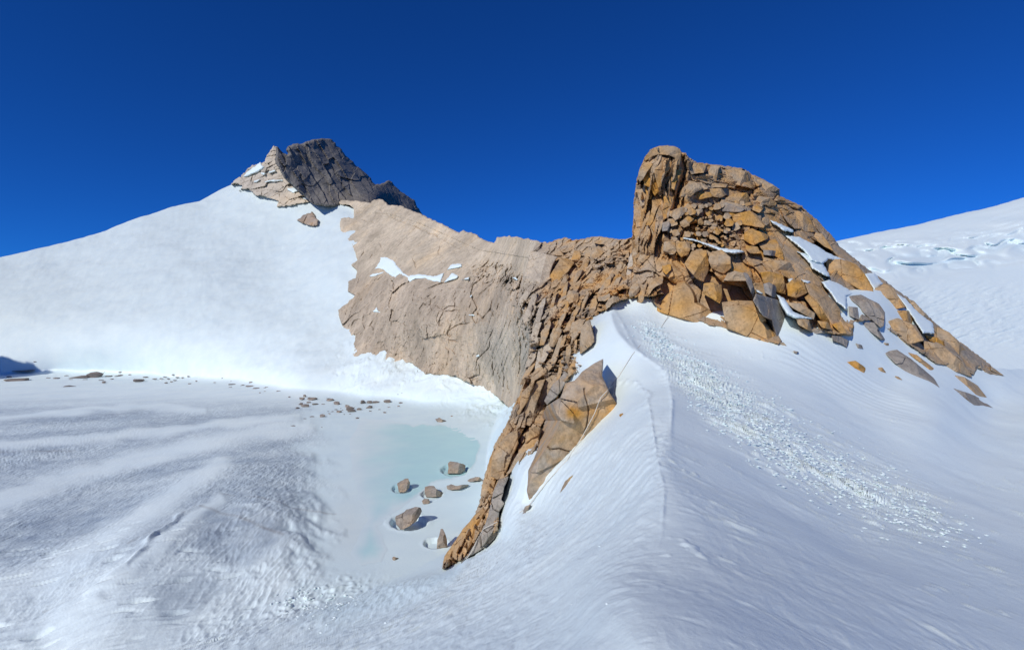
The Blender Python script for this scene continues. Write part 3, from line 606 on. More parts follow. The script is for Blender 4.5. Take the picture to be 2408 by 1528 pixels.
# ------------------------------------------------------------------ faceted blocks
NRM = {'L': (-.62, -.70, .35), 'F': (-.15, -.90, .40), 'R': (.45, -.85, .25), 'U': (-.15, -.55, .82), 'G': (.72, -.65, .22), 'D': (.25, -.95, -.15), 'V': (-.3, -.93, .1)}
def block(name, pts, tagn, och, prot, base=TW, parent=None, tint=None, mat=None, step=1.5, facets=3, seed=0, skirt=3., jag=.8, label=None, cat=None, group=None,
          back=None, shr=.1, D0=None, extra=None, dark=0., rough=1., seat_k=0, cracks=()):
    P = np.array(pts, float); c = P.mean(0); size = math.sqrt(max(4., (np.ptp(P[:, 0])*np.ptp(P[:, 1]))))
    rg = np.random.default_rng(1000+seed)
    Dc = D0 if D0 is not None else float(1/base(np.array([c[0]]), np.array([c[1]]))[0])
    Dc -= prot; sz = size*Dc/F
    r0 = np.array([(c[0]-CX)/F, 1, (CY-c[1])/F]); P0 = r0*Dc; n0 = np.array(NRM[tagn] if isinstance(tagn, str) else tagn, float); n0 = n0/np.linalg.norm(n0)
    if D0 is None:    # lie roughly along the slope behind
        e = 3.; g0 = base(np.array([c[0]-e, c[0]+e, c[0], c[0]]), np.array([c[1], c[1], c[1]-e, c[1]+e]))
        pp = [ray(np.array([x]), np.array([y]))[0]/iv for x, y, iv in zip([c[0]-e, c[0]+e, c[0], c[0]], [c[1], c[1], c[1]-e, c[1]+e], g0)]
        nb = np.cross(pp[1]-pp[0], pp[2]-pp[3]); nb = nb/np.linalg.norm(nb)
        if nb[1] > 0: nb = -nb
        n0 = n0*.62+nb*.38; n0 /= np.linalg.norm(n0)
    planes = [(n0, P0)]
    for k in range(facets):
        a = rg.uniform(0, 6.283); tv = np.array([math.cos(a), -.1, math.sin(a)])
        n1 = n0+tv*rg.uniform(.45, .95); n1 /= np.linalg.norm(n1)
        off = rg.uniform(.12, .36)*sz
        planes.append((n1, P0+np.array([math.cos(a), 0, math.sin(a)])*off))
    if extra:
        for (nv, (qx, qy)) in extra:
            n1 = np.array(NRM[nv] if isinstance(nv, str) else nv, float); n1 /= np.linalg.norm(n1)
            i0 = n0@np.array([(qx-CX)/F, 1, (CY-qy)/F])/(n0@P0)
            planes.append((n1, ray(np.array([float(qx)]), np.array([float(qy)]))[0]/i0))
    def inv(X, Y):
        R = ray(X, Y); o = None
        for n1, Q in planes:
            iv = (R@n1)/(n1@Q); o = iv if o is None else np.minimum(o, iv)
        return np.clip(o, 1/(Dc+1.1*sz), 1/(Dc-.9*sz))
    def dsp(px, py, W, ff):
        W0 = W; W = W+seed*7.1
        h, e, r = voro(W/(sz*.55), 400+seed, .8)
        hh = rough*(h*.04*sz+fbm(W/(sz*.3), 4, 420+seed)*.022*sz-.03*sz*np.exp(-(e/.025)**2)*(r > .7))
        for cc in cracks:
            d, s_, t = pline(cc, px+2*perlin(W0/.8, 9), py); hh = hh-.3*np.exp(-(d/1.4)**2)
        if seat_k:
            Dn = W0[:, 1]; SD = 1/S_inv(px, py); hh = np.minimum(hh, Dn-(SD-.08-seat_k*(ff+2*np.maximum(c[1]-py, 0))*Dn/F))
        return hh
    if tint is None: tint = rock_tint(BEIGE, och, dark, max(1.2, sz*.7), .45, seed)
    Pm = c+(P-c)*(1-shr*1.2/size)
    o = relief(name, Pm, inv, mat or M_rock, step, (jag, max(6, size*.3)), dsp, max(1.3, size*.03), .035*sz, skirt, parent, tint, back=back, seed=seed)
    if o is not None and parent is None: tag(o, label, cat or 'boulder', group)
    return o
sd = 0
# bedrock slabs that belong to the tower: (zoom, outline, facing, ochre, proud)
TB = [
 ('K', [(320, 270), (330, 180), (400, 130), (430, 80), (520, 48), (640, 42), (740, 50), (820, 90), (838, 150), (835, 230), (815, 330), (760, 300), (745, 215), (660, 180), (500, 172), (410, 210)], 'F', .15, 1.6),
 ('K', [(440, 300), (480, 190), (540, 180), (690, 215), (700, 280), (690, 360), (620, 440), (570, 520), (560, 620), (510, 650), (480, 560)], 'R', .45, 1.5),
 ('K', [(250, 350), (310, 300), (400, 220), (440, 200), (470, 190), (440, 300), (350, 420), (300, 520), (250, 560), (215, 520), (232, 420)], 'L', .2, 1.2),
 ('K', [(350, 420), (440, 300), (470, 480), (500, 600), (520, 700), (460, 760), (430, 720), (400, 640), (310, 610), (300, 520)], 'V', .95, 1.2),
 ('K', [(310, 620), (400, 650), (430, 740), (400, 810), (370, 800), (340, 720)], 'F', 1., 1.1),
 ('K', [(230, 560), (290, 540), (320, 700), (330, 760), (310, 890), (270, 910), (240, 840), (210, 700), (180, 720), (200, 600)], 'L', .0, 1.0),
 ('K', [(700, 460), (740, 390), (800, 375), (850, 420), (800, 520), (770, 560), (740, 680), (680, 640), (690, 540)], 'F', .65, .9),
 ('K', [(580, 760), (640, 650), (760, 640), (740, 760), (700, 900), (690, 1050), (600, 1090), (570, 960), (600, 860)], 'R', .6, .8),
 ('K', [(420, 780), (520, 720), (590, 740), (600, 870), (520, 900), (480, 980), (440, 1120), (390, 1200), (330, 1180), (390, 1050), (420, 920)], 'F', .5, 1.0),
 ('K', [(490, 1000), (530, 890), (570, 960), (600, 1090), (560, 1250), (470, 1380), (450, 1280), (400, 1200), (450, 1110)], 'R', .45, .9),
 ('K', [(190, 800), (230, 800), (260, 950), (290, 1040), (270, 1200), (200, 1210), (180, 1100), (160, 1080), (165, 920)], 'R', .1, .7),
 ('K', [(320, 1020), (390, 960), (390, 1050), (330, 1180), (300, 1240), (250, 1380), (240, 1280), (290, 1180)], 'L', .1, .9),
 ('K', [(190, 1220), (260, 1210), (250, 1380), (230, 1430), (190, 1400), (160, 1300)], 'F', .1, .6),
 ('K', [(330, 1190), (390, 1210), (410, 1300), (390, 1440), (330, 1500), (280, 1480), (260, 1400), (300, 1290)], 'L', .2, .9),
 ('K', [(925, 290), (1150, 285), (1200, 330), (1160, 430), (980, 450), (930, 340)], 'F', .25, 1.0),
 ('K', [(1260, 330), (1400, 330), (1370, 400), (1340, 550), (1150, 555), (1200, 450)], 'L', .15, 1.0),
 ('K', [(1370, 400), (1480, 380), (1700, 385), (1790, 420), (1810, 560), (1780, 640), (1560, 590), (1340, 550)], 'F', .15, 1.3),
 ('K', [(1900, 510), (2037, 540), (2150, 600), (2230, 660), (2180, 700), (1900, 680)], 'F', .1, 1.0),
 ('K', [(910, 600), (960, 540), (1040, 560), (1160, 650), (1040, 710), (980, 770), (830, 770), (850, 650)], 'F', .05, 1.0),
 ('K', [(1050, 700), (1250, 700), (1280, 770), (1100, 810), (1060, 760)], 'F', .6, .6),
 ('K', [(1110, 590), (1300, 570), (1500, 590), (1480, 640), (1200, 640)], 'U', .0, .8),
 ('K', [(1200, 650), (1500, 650), (1530, 720), (1400, 790), (1280, 770), (1240, 700)], 'F', .1, .7),
 ('K', [(1350, 860), (1450, 820), (1650, 870), (1780, 920), (1760, 980), (1620, 1000), (1320, 950)], 'F', .05, 1.1),
 ('K', [(1450, 800), (1600, 720), (1780, 710), (1820, 800), (1780, 910), (1650, 860), (1480, 830)], 'F', .2, 1.0),
 ('K', [(1830, 720), (1900, 760), (2100, 780), (2200, 860), (2180, 900), (1850, 870), (1820, 800)], 'F', .25, .9),
 ('A', [(1290, 520), (1340, 525), (1400, 555), (1455, 620), (1450, 660), (1370, 655), (1310, 600)], 'R', .25, 1.0),
 ('A', [(1440, 660), (1482, 668), (1530, 735), (1555, 780), (1490, 745), (1430, 700)], 'F', .35, 1.0),
 ('A', [(1190, 700), (1260, 690), (1320, 745), (1400, 850), (1445, 960), (1340, 940), (1250, 840)], 'G', .05, .5),
 ('A', [(1110, 815), (1280, 850), (1330, 935), (1250, 925), (1130, 905), (1105, 850)], 'F', .0, .9),
 ('A', [(1370, 975), (1445, 985), (1560, 1095), (1600, 1150), (1600, 1250), (1550, 1270), (1440, 1190), (1395, 1040)], 'R', .15, .8),
 ('C', [(560, 860), (640, 835), (750, 880), (800, 970), (700, 1000), (620, 960), (570, 900)], 'F', .0, 1.0),
 ('C', [(790, 970), (900, 990), (1020, 1090), (1090, 1190), (1030, 1170), (870, 1125), (800, 1055)], 'F', .05, 1.0),
 ('C', [(690, 715), (740, 735), (850, 860), (830, 870), (760, 800)], 'F', .05, 1.0),
 ('C', [(875, 885), (950, 920), (1060, 1040), (1100, 1150), (1040, 1100), (950, 1010), (870, 950)], 'F', .1, .8),
 ('C', [(1080, 1040), (1140, 1080), (1280, 1182), (1200, 1150), (1110, 1080)], 'R', .0, .8),
 ('C', [(800, 935), (870, 950), (955, 1000), (940, 1015), (830, 970)], 'D', .9, .8),
]
for i, (z, p, tg, oc, pr) in enumerate(TB):
    sd += 1; block('summit_block' if i == 0 else 'pillar_slab' if i < 14 else 'summit_block' if i < 25 else 'rock_slab', Z(z, p), tg, oc+.15, pr, parent=tower, seed=sd, skirt=4)
# loose boulders piled on the slope: (zoom, outline, facing, ochre, proud, label)
LB = [
 ('A', [(660, 780), (700, 770), (755, 772), (772, 860), (768, 900), (738, 975), (690, 955), (620, 872), (612, 860), (640, 815)], 'F', .55, 2.2, 'diamond shaped golden boulder leaning above the dark triangular boulder below the tower'),
 ('A', [(765, 835), (775, 790), (850, 768), (905, 818), (912, 885), (865, 925), (785, 890)], 'F', .4, 2.2, 'squarish tan boulder right of the diamond shaped boulder with black gap beside it'),
 ('A', [(440, 1135), (500, 1060), (565, 990), (575, 900), (612, 882), (700, 990), (770, 1090), (815, 1200), (800, 1262), (770, 1255), (620, 1215), (500, 1180), (440, 1160)], 'F', .45, 3.0, 'big triangular brown boulder at the top of the snow crest'),
 ('A', [(850, 1100), (950, 1088), (1045, 1092), (1090, 1160), (1150, 1240), (1198, 1320), (1200, 1385), (1080, 1345), (960, 1300), (878, 1270), (862, 1180)], 'V', .5, 3.6, 'huge pale golden boulder with flat front resting in the snow below the tower'),
 ('A', [(1045, 1090), (1065, 1045), (1200, 1085), (1290, 1200), (1302, 1268), (1240, 1330), (1208, 1352), (1190, 1310), (1140, 1230)], 'G', .0, 2.6, 'grey cracked boulder against the right side of the huge pale golden one'),
 ('A', [(860, 970), (1000, 972), (1015, 1010), (1042, 1060), (1000, 1075), (870, 1086), (853, 1050)], 'F', .9, 3.0, 'bright ochre block directly on top of the huge pale golden boulder'),
 ('A', [(885, 920), (930, 902), (985, 915), (1010, 968), (860, 965)], 'L', .35, 2.8, 'rounded tan block capping the bright ochre block'),
 ('A', [(735, 982), (780, 974), (850, 992), (855, 1075), (840, 1110), (730, 1045)], 'F', .85, 2.2, 'split ochre block in the gap left of the stacked blocks'),
 ('A', [(1010, 915), (1040, 960), (1060, 1035), (1050, 1080), (1030, 1030), (1000, 960), (960, 910)], 'G', .0, 2.0, 'narrow grey slab leaning behind the rounded tan cap block'),
 ('A', [(920, 550), (1028, 522), (1072, 550), (1125, 612), (1115, 635), (1030, 620), (960, 610), (915, 588)], 'F', .7, 2.2, 'long orange boulder with pale top in the middle of the rubble slope'),
 ('A', [(990, 665), (1040, 635), (1148, 680), (1140, 702), (1085, 725), (1050, 745), (990, 712)], 'F', .8, 2.4, 'smooth orange boulder above the grey buttress, under the long orange one'),
 ('A', [(1080, 735), (1190, 700), (1235, 780), (1245, 838), (1200, 820), (1105, 772)], 'F', .65, 1.9, 'orange block with a sharp right edge beside the smooth orange boulder'),
 ('A', [(1000, 742), (1075, 750), (1100, 795), (1030, 795), (1002, 770)], 'F', .7, 2.4, 'small orange block wedged under the smooth orange boulder'),
 ('A', [(1112, 770), (1190, 775), (1195, 812), (1112, 802)], 'R', .0, 2.2, 'small grey block under the sharp edged orange block'),
 ('A', [(1090, 912), (1150, 905), (1240, 930), (1255, 1050), (1200, 1040), (1112, 980)], 'D', .85, 1.8, 'overhanging orange block beneath the grey layered buttress'),
 ('A', [(1110, 985), (1150, 975), (1192, 1000), (1195, 1082), (1120, 1040)], 'R', .0, 2.4, 'grey block standing below the overhanging orange block'),
 ('A', [(1260, 985), (1300, 952), (1368, 977), (1393, 1040), (1322, 1075), (1267, 1060)], 'F', .75, 2.0, 'orange boulder with snow on its top at the head of the right gully'),
 ('A', [(1372, 1070), (1400, 1050), (1462, 1110), (1528, 1215), (1542, 1275), (1470, 1210)], 'V', .8, 2.2, 'long tilted orange slab edge beside the large grey brown slab'),
 ('A', [(1250, 1100), (1350, 1108), (1440, 1170), (1432, 1212), (1300, 1140)], 'F', .3, 1.6, 'brown tilted block below the snow topped orange boulder'),
 ('A', [(1310, 1182), (1400, 1210), (1425, 1292), (1330, 1242)], 'R', .2, 1.6, 'dark brown block low in the right gully just above the snow'),
 ('A', [(1450, 1215), (1520, 1225), (1546, 1275), (1480, 1260)], 'F', .6, 1.8, 'small orange wedge at the foot of the long tilted slab'),
 ('A', [(1405, 1255), (1520, 1280), (1527, 1297), (1410, 1302)], 'F', .0, 1.6, 'flat grey slab lying along the snow edge under the gully blocks'),
 ('A', [(1545, 1240), (1600, 1225), (1642, 1300), (1600, 1297)], 'F', .85, 1.8, 'small bright orange triangular block at the lower right of the slope'),
 ('A', [(1205, 1355), (1240, 1352), (1268, 1385), (1230, 1392)], 'F', .1, 1.0, 'small grey stone at the foot of the huge pale golden boulder'),
 ('C', [(205, 487), (300, 482), (395, 515), (442, 570), (490, 650), (500, 690), (470, 695), (330, 622), (230, 572), (207, 520)], 'F', .6, 2.6, 'long brown boulder on the right skyline slope with snow above it'),
 ('C', [(500, 665), (560, 625), (620, 660), (642, 702), (692, 770), (600, 790), (540, 740)], 'F', .25, 2.2, 'tan boulder under the skyline snow pocket'),
 ('C', [(588, 790), (700, 790), (762, 870), (735, 872), (600, 822)], 'F', .5, 1.8, 'layered brown block below the tan skyline boulder'),
 ('C', [(335, 705), (420, 695), (530, 750), (565, 800), (558, 885), (538, 895), (430, 800), (410, 770)], 'F', .0, 2.2, 'smooth grey slab in the snow right of the gully'),
 ('C', [(405, 862), (500, 860), (565, 965), (540, 970), (430, 882)], 'F', .0, 1.4, 'grey wedge shaped slab pointing down into the snow'),
 ('C', [(345, 765), (400, 772), (410, 848), (350, 822)], 'R', .0, 1.8, 'square dark grey block beside the smooth grey slab'),
 ('C', [(245, 940), (300, 945), (372, 985), (385, 1012), (395, 1036), (330, 1010), (250, 966)], 'R', .0, 1.6, 'dark grey slab half buried in snow beneath the slope'),
 ('C', [(388, 985), (428, 998), (435, 1020), (398, 1015)], 'L', .0, 1.0, 'small rounded pale stone beside the half buried dark slab'),
 ('C', [(330, 1102), (390, 1095), (440, 1130), (482, 1180), (450, 1178), (350, 1132)], 'F', .9, 1.2, 'isolated bright orange boulder in the snow on the right'),
 ('C', [(560, 1045), (640, 1030), (720, 1080), (790, 1140), (850, 1190), (900, 1260), (942, 1322), (820, 1290), (740, 1230), (700, 1170), (640, 1120)], 'F', -.1, 1.4, 'long grey slab lying in the snow on the lower right'),
 ('C', [(705, 1046), (760, 1060), (850, 1132), (848, 1158), (790, 1112)], 'F', .6, 1.2, 'thin orange slab above the long grey slab'),
 ('C', [(960, 1178), (1040, 1190), (1115, 1240), (1172, 1310), (1080, 1290), (985, 1222)], 'F', .1, 1.2, 'brown slab at the lower right end of the outcrop'),
 ('C', [(960, 1252), (1100, 1300), (1215, 1375), (1060, 1352), (955, 1322)], 'F', -.1, 1.0, 'lowest flat grey slab at the tip of the right outcrop'),
 ('C', [(1145, 1157), (1190, 1150), (1268, 1205), (1262, 1228), (1200, 1210)], 'R', -.1, 1.0, 'dark wedge of rock at the far right end beside the glacier'),
 ('C', [(522, 1135), (548, 1130), (575, 1168), (545, 1162)], 'F', .4, .6, 'small reddish stone in snow between the orange boulder and long grey slab'),
 ('C', [(622, 1182), (645, 1184), (668, 1206), (640, 1200)], 'F', .3, .5, 'tiny reddish stone just left of the long grey slab'),
 ('C', [(555, 985), (585, 985), (590, 1002), (560, 998)], 'F', .3, .6, 'tiny brown stone above the long grey slab'),
 ('A', [(1300, 1405), (1335, 1412), (1325, 1427), (1305, 1420)], 'F', .0, .4, 'lone small grey stone on the snow below the boulders'),
 ('A', [(475, 600), (520, 585), (525, 620), (510, 650), (475, 655)], 'F', .0, 2.0, 'grey block at the foot of the tower pillar'),
 ('A', [(540, 520), (600, 500), (640, 510), (600, 560), (555, 590), (535, 560)], 'F', .1, 1.6, 'pale block with white scar at the left edge of the rubble slope'),
 ('A', [(810, 485), (880, 472), (960, 500), (1000, 515), (970, 535), (830, 530)], 'F', .0, 1.6, 'wide grey layered block above the rubble slope'),
 ('A', [(560, 720), (650, 716), (655, 765), (640, 800), (595, 820), (565, 780)], 'F', .65, 2.2, 'orange block above the diamond shaped boulder, left of the snow strip'),
 ('A', [(485, 720), (555, 715), (565, 780), (550, 800), (480, 780)], 'L', .2, 2.0, 'pale slab leaning left of the orange block beneath the pillar'),
 ('A', [(385, 1040), (400, 1000), (460, 990), (495, 1010), (490, 1050), (440, 1060), (400, 1065)], 'F', .75, 1.4, 'curved orange boulder at the top of the snow ramp'),
 ('A', [(395, 1062), (450, 1048), (440, 1088), (410, 1090)], 'F', .1, 1.0, 'small tan block touching the upper snow under the curved orange boulder'),
 ('A', [(435, 1100), (500, 1045), (500, 1080), (470, 1112), (435, 1115)], 'R', -.1, 1.4, 'dark grey sliver of rock beside the big triangular boulder'),
 ('A', [(260, 1070), (270, 1010), (310, 975), (345, 1000), (330, 1050), (300, 1070)], 'F', .1, 1.2, 'rounded pinkish boulder at the edge of the snow left of the ramp'),
 ('A', [(475, 870), (530, 862), (532, 895), (500, 928), (476, 905)], 'F', .95, 1.2, 'small bright yellow block in the rubble below the pillar'),
]
def lbase(X, Y): return np.maximum(TW(X, Y), S_inv(X, Y)*.99)
for z, p, tg, oc, pr, lab in LB:
    sd += 1; q = Z(z, p); sz = np.ptp(np.array(q)[:, 0])
    low_ = z == 'C' and min(v[1] for v in p) > 970
    sk = 1.6 if low_ else (6. if any(k in lab for k in ('triangular brown', 'huge pale', 'cracked boulder against', 'isolated', 'half buried', 'wedge shaped slab', 'flat grey slab lying', 'lone small', 'curved orange', 'touching the upper snow', 'sliver', 'small grey stone at')) else 0)
    d0, fc, xt = None, 3, None
    if sk == 6.:
        cx_, cy_ = np.mean(np.array(q), 0); ys = np.arange(cy_, cy_+120, 1.); ins = sdf(q, np.full(ys.shape, cx_), ys) > 0
        yb = float(ys[ins].max()) if ins.any() else cy_; Db = 1/float(S_inv(np.array([cx_]), np.array([yb]))[0])
        d0 = Db-.35+.3*(yb-cy_)*Db/F; fc = 1
        if 'triangular brown' in lab: fc = 0; xt = [((-.75, -.6, .25), (1597, 690)), ((.42, -.88, .25), (1650, 712))]
        if 'huge pale' in lab: fc = 0; xt = [((-.1, -.5, .85), (1740, 722)), ((.5, -.85, .2), (1800, 775))]
    block('boulder', q, tg, oc, (0 if d0 else pr)*(.5 if low_ else 1.), base=(S_inv if low_ else lbase), seed=sd, skirt=(1.5 if sz < 30 else 4), label=lab, tint=(rock_tint(GREY*.9, oc, .1, 2.5, .35, sd) if oc < .05 else None), facets=fc, D0=d0, extra=xt, seat_k=sk*(.7 if low_ else 1), shr=(-4. if low_ and sz > 25 else .1))
# rubble on the slope between the boulders
rub = []; rr = np.random.default_rng(5); tries = 0
while len(rub) < 95 and tries < 4000:
    tries += 1; x = rr.uniform(1565, 1800); y = rr.uniform(478, 600); r = rr.uniform(5, 13)*(.75 if y > 540 else 1)
    if x < 1580+(y-478)*-.1 or (x > 1715 and y > 545): continue
    if any((x-a)**2+(y-b)**2*1.5 < (.62*(r+c))**2 for a, b, c in rub): continue
    rub.append((x, y, r))
for i, (x, y, r) in enumerate(rub):
    n = rr.integers(4, 7); an = np.sort(rr.uniform(0, 6.283, n)+np.arange(n)*6.283/n*.0); an = (np.arange(n)+rr.uniform(-.28, .28, n))*6.283/n+rr.uniform(0, 6)
    q = [(x+r*math.cos(t)*1.15, y+r*.9*math.sin(t)) for t in an]; sd += 1
    block('rubble_stone', q, 'FLRFU'[rr.integers(0, 5)], rr.uniform(-.1, .8), rr.uniform(.6, 1.4), step=1.3, seed=sd, skirt=1.6, jag=.8, facets=2,
          label='angular tan stone in the rubble pile below the summit blocks', cat='stone', group='loose stones on the rubble slope of the tower')
print('blocks', time.time()-T0)
# ------------------------------------------------------------------ rib slabs
RS = [
 ('J', [(240, 250), (330, 262), (430, 290), (575, 325), (510, 430), (482, 520), (470, 770), (420, 830), (350, 822), (285, 842), (185, 725), (150, 600), (200, 430)], 'L', .0, 1.0),
 ('J', [(600, 345), (690, 340), (770, 390), (700, 500), (580, 620), (500, 740), (470, 780), (472, 560), (500, 500), (560, 420)], 'F', .8, 1.5),
 ('J', [(990, 220), (1060, 190), (1160, 240), (1060, 350), (970, 400), (950, 300)], 'F', .4, 1.2),
 ('J', [(1130, 100), (1250, 120), (1200, 200), (1090, 180), (1000, 160)], 'F', .2, .8),
 ('J', [(1460, 260), (1500, 190), (1570, 190), (1580, 240), (1530, 330), (1480, 420), (1455, 400)], 'F', .45, 1.4),
 ('J', [(1530, 330), (1600, 240), (1680, 250), (1670, 330), (1590, 400), (1520, 470), (1500, 420)], 'F', .5, 1.4),
 ('J', [(1420, 330), (1455, 260), (1470, 420), (1440, 600), (1380, 590), (1400, 470)], 'L', .0, 1.0),
 ('J', [(670, 800), (700, 730), (770, 725), (830, 760), (820, 850), (740, 880), (670, 920)], 'F', .25, 1.2),
 ('J', [(1410, 760), (1460, 650), (1540, 640), (1560, 720), (1500, 800), (1430, 820)], 'F', .2, 1.5),
 ('J', [(1660, 640), (1740, 570), (1834, 540), (1834, 640), (1720, 700), (1660, 790), (1630, 760)], 'F', .7, 1.4),
 ('J', [(350, 1390), (370, 1230), (480, 1060), (488, 1150), (445, 1290), (400, 1385)], 'F', .45, 1.6),
 ('J', [(460, 1400), (480, 1250), (520, 1170), (600, 1168), (622, 1200), (590, 1300), (520, 1420)], 'F', .15, 1.7),
 ('J', [(700, 1250), (760, 1100), (830, 1068), (915, 1070), (880, 1130), (800, 1200), (740, 1255)], 'F', .3, 1.6),
 ('J', [(840, 1215), (900, 1100), (960, 1068), (972, 1150), (1005, 1280), (1018, 1345), (960, 1400), (900, 1450), (835, 1490), (830, 1350)], 'F', .25, 2.4),
 ('J', [(1045, 860), (1060, 800), (1130, 790), (1200, 760), (1190, 830), (1130, 860)], 'F', .3, 1.5),
 ('J', [(1180, 830), (1230, 790), (1300, 800), (1315, 850), (1220, 890), (1190, 930), (1150, 960), (1140, 890)], 'F', .1, 1.6),
 ('B', [(752, 480), (757, 520), (732, 570), (690, 622), (650, 682), (602, 722), (588, 700), (618, 640), (680, 568), (700, 510)], 'R', -.2, 2.0),
 ('B', [(600, 588), (640, 560), (682, 565), (660, 602), (620, 642), (600, 700), (562, 780), (545, 812), (530, 790), (558, 700)], 'F', .1, 1.6),
 ('B', [(558, 602), (598, 590), (565, 690), (530, 780), (522, 830), (482, 918), (465, 900), (473, 800), (500, 720), (530, 642)], 'V', .35, 1.6),
 ('B', [(482, 660), (520, 620), (553, 590), (512, 700), (475, 760), (442, 828), (402, 850), (440, 772), (473, 735)], 'V', .6, 1.4),
 ('B', [(545, 815), (576, 825), (556, 930), (500, 980), (430, 1055), (408, 1052), (450, 970), (500, 890), (520, 830)], 'F', .3, 1.8),
 ('B', [(362, 912), (420, 850), (465, 835), (470, 898), (430, 988), (402, 1060), (366, 1080), (332, 1060), (336, 970)], 'V', .35, 1.8),
 ('B', [(330, 970), (352, 920), (366, 1060), (352, 1120), (312, 1202), (284, 1182), (290, 1110), (310, 1040)], 'V', .6, 1.4),
 ('B', [(375, 1067), (421, 1055), (402, 1110), (386, 1170), (403, 1187), (372, 1230), (372, 1290), (332, 1350), (292, 1400), (290, 1330), (320, 1250), (340, 1160), (352, 1110)], 'R', -.25, 2.0),
 ('B', [(300, 1206), (312, 1220), (290, 1282), (266, 1350), (236, 1410), (150, 1475), (99, 1512), (104, 1470), (110, 1440), (170, 1360), (200, 1310), (260, 1240)], 'F', .65, 1.4),
 ('B', [(370, 1292), (376, 1330), (332, 1382), (290, 1412), (232, 1445), (190, 1476), (240, 1410), (280, 1342), (302, 1290)], 'R', -.25, 1.6),
 ('B', [(550, 540), (600, 520), (640, 520), (692, 500), (665, 560), (600, 567), (550, 600), (520, 620), (530, 570)], 'U', .4, 1.2),
 ('B', [(722, 320), (788, 305), (770, 360), (730, 402), (706, 390)], 'F', .2, 1.4),
]
for z, p, tg, oc, pr in RS:
    sd += 1; block('rock_slab', Z(z, p), tg, (oc*.6 if oc > 0 else oc), pr*.8+(1.3 if z == 'J' else (.9 if sd % 2 else -.2)), base=RB, parent=rib, seed=sd, skirt=4, rough=(1. if z == 'J' else 1.7), shr=(1. if z == 'J' else 2.2), tint=(rock_tint((.56, .47, .35), -.3, -.3, 3, .2, sd) if z == 'J' and tg == 'L' else rock_tint(GREY, oc+.15, .1, 2.5, .35, sd) if oc < 0 else None), jag=1.8)
# more upright bedrock slabs along the ridge
r5 = np.random.default_rng(11); done = []; k = 0
RBP = np.array(ribp)
while len(done) < 46 and k < 3000:
    k += 1; x = r5.uniform(1235, 1520); y = r5.uniform(575, 880); ln = r5.uniform(18, 42); wd_ = r5.uniform(6, 13)
    if sdf(ribp, np.array([x]), np.array([y]))[0] < 6 or y-ln < 572: continue
    if any((x-a)**2+(y-b)**2*.6 < 420 for a, b in done): continue
    if any(sdf(Z(z_, p_), np.array([x]), np.array([y]))[0] > -5 for z_, p_, *_ in RS if z_ == 'J'): continue
    done.append((x, y)); an = math.radians(r5.normal(118 if y < 700 else 112, 9)); ca, sa = math.cos(an), math.sin(an); sd += 1
    sh = r5.uniform(.3, 1, 6); q = [(-ln, -wd_*.2), (-ln*.5, -wd_*sh[0]), (ln*.55, -wd_*sh[1]), (ln, wd_*(sh[2]-.6)), (ln*.4, wd_*sh[3]), (-ln*.7, wd_*sh[4])]
    q = [(x+a*ca-b*sa, y+(a*sa+b*ca)) for a, b in q]; q = [(a, 2*y-b) for a, b in q] if False else q
    block('rock_slab', q, 'LFVFR'[r5.integers(0, 5)], r5.uniform(-.05, .5), r5.uniform(.5, 1.3), base=RB, parent=rib, seed=sd, skirt=3, jag=1., facets=2, step=1.3, shr=.3, tint=(rock_tint((.52, .44, .33), -.1, -.1, 3, .2, sd) if x < 1290 and y < 860 else None))
# near crag beside the snow crest
def crag_tint(px, py, V, ff, h):
    c = rock_tint(GREY*.6+BEIGE*.5, .2, .02, 2.2, .4, 77)(px, py, V, ff, h)
    k = np.clip(np.exp(-((px-1348)/22)**2-((py-972)/16)**2)*1.1+.55*sstep(1375, 1400, px)*sstep(930, 960, py)+.4*fbm(V/1.2, 3, 78), 0, 1)[:, None]
    return c*(1-k)+OCH*.95*k
pc = Z('B', [(600, 722), (668, 682), (690, 612), (735, 600), (770, 560), (790, 545), (830, 520), (872, 498), (868, 580), (900, 650), (930, 700), (957, 745), (945, 790), (850, 870), (750, 935), (735, 952), (690, 1010), (600, 1105), (520, 1195), (508, 1130), (515, 1030), (560, 930), (575, 860), (580, 780)])
CRK = [Z('B', q) for q in ([(585, 895), (620, 930), (660, 925), (700, 938), (745, 940)], [(780, 640), (805, 760), (785, 850)])]
block('crag', pc, (-.2, -.8, .58), .2, .9, base=RB, D0=38.2, seed=601, skirt=5, facets=0, jag=3, tint=crag_tint, rough=1.5, seat_k=9., cracks=CRK,
      extra=[((.28, -.93, .05), (1372, 930)), ((-.75, -.6, .2), (1262, 975)), ((.1, -.5, .85), (1360, 890)), ((-.25, -.8, -.45), (1330, 1090))],
      label='big lichen grey and orange crag beside the snow crest with a rope across it', cat='crag')
block('boulder', Z('B', [(500, 1202), (526, 1193), (510, 1225), (472, 1282), (480, 1240)]), 'F', .1, .4, base=S_inv, seed=603, seat_k=1.2, skirt=1, tint=rock_tint(GREY, .1, .2, 2., .4, 80), label='thin dark rock tip poking out of the snow under the tapering boulder')
block('boulder', Z('B', [(732, 1048), (716, 1090), (665, 1137), (690, 1082)]), 'F', .25, .4, base=S_inv, seed=604, seat_k=1.2, skirt=1, label='small brown rock fin alone in the snow right of the tapering boulder')
block('boulder', Z('B', [(950, 760), (970, 755), (966, 775), (948, 785)]), 'F', .8, .4, base=S_inv, seed=605, seat_k=1.2, skirt=.6, label='tiny orange stone at the right corner of the big crag')
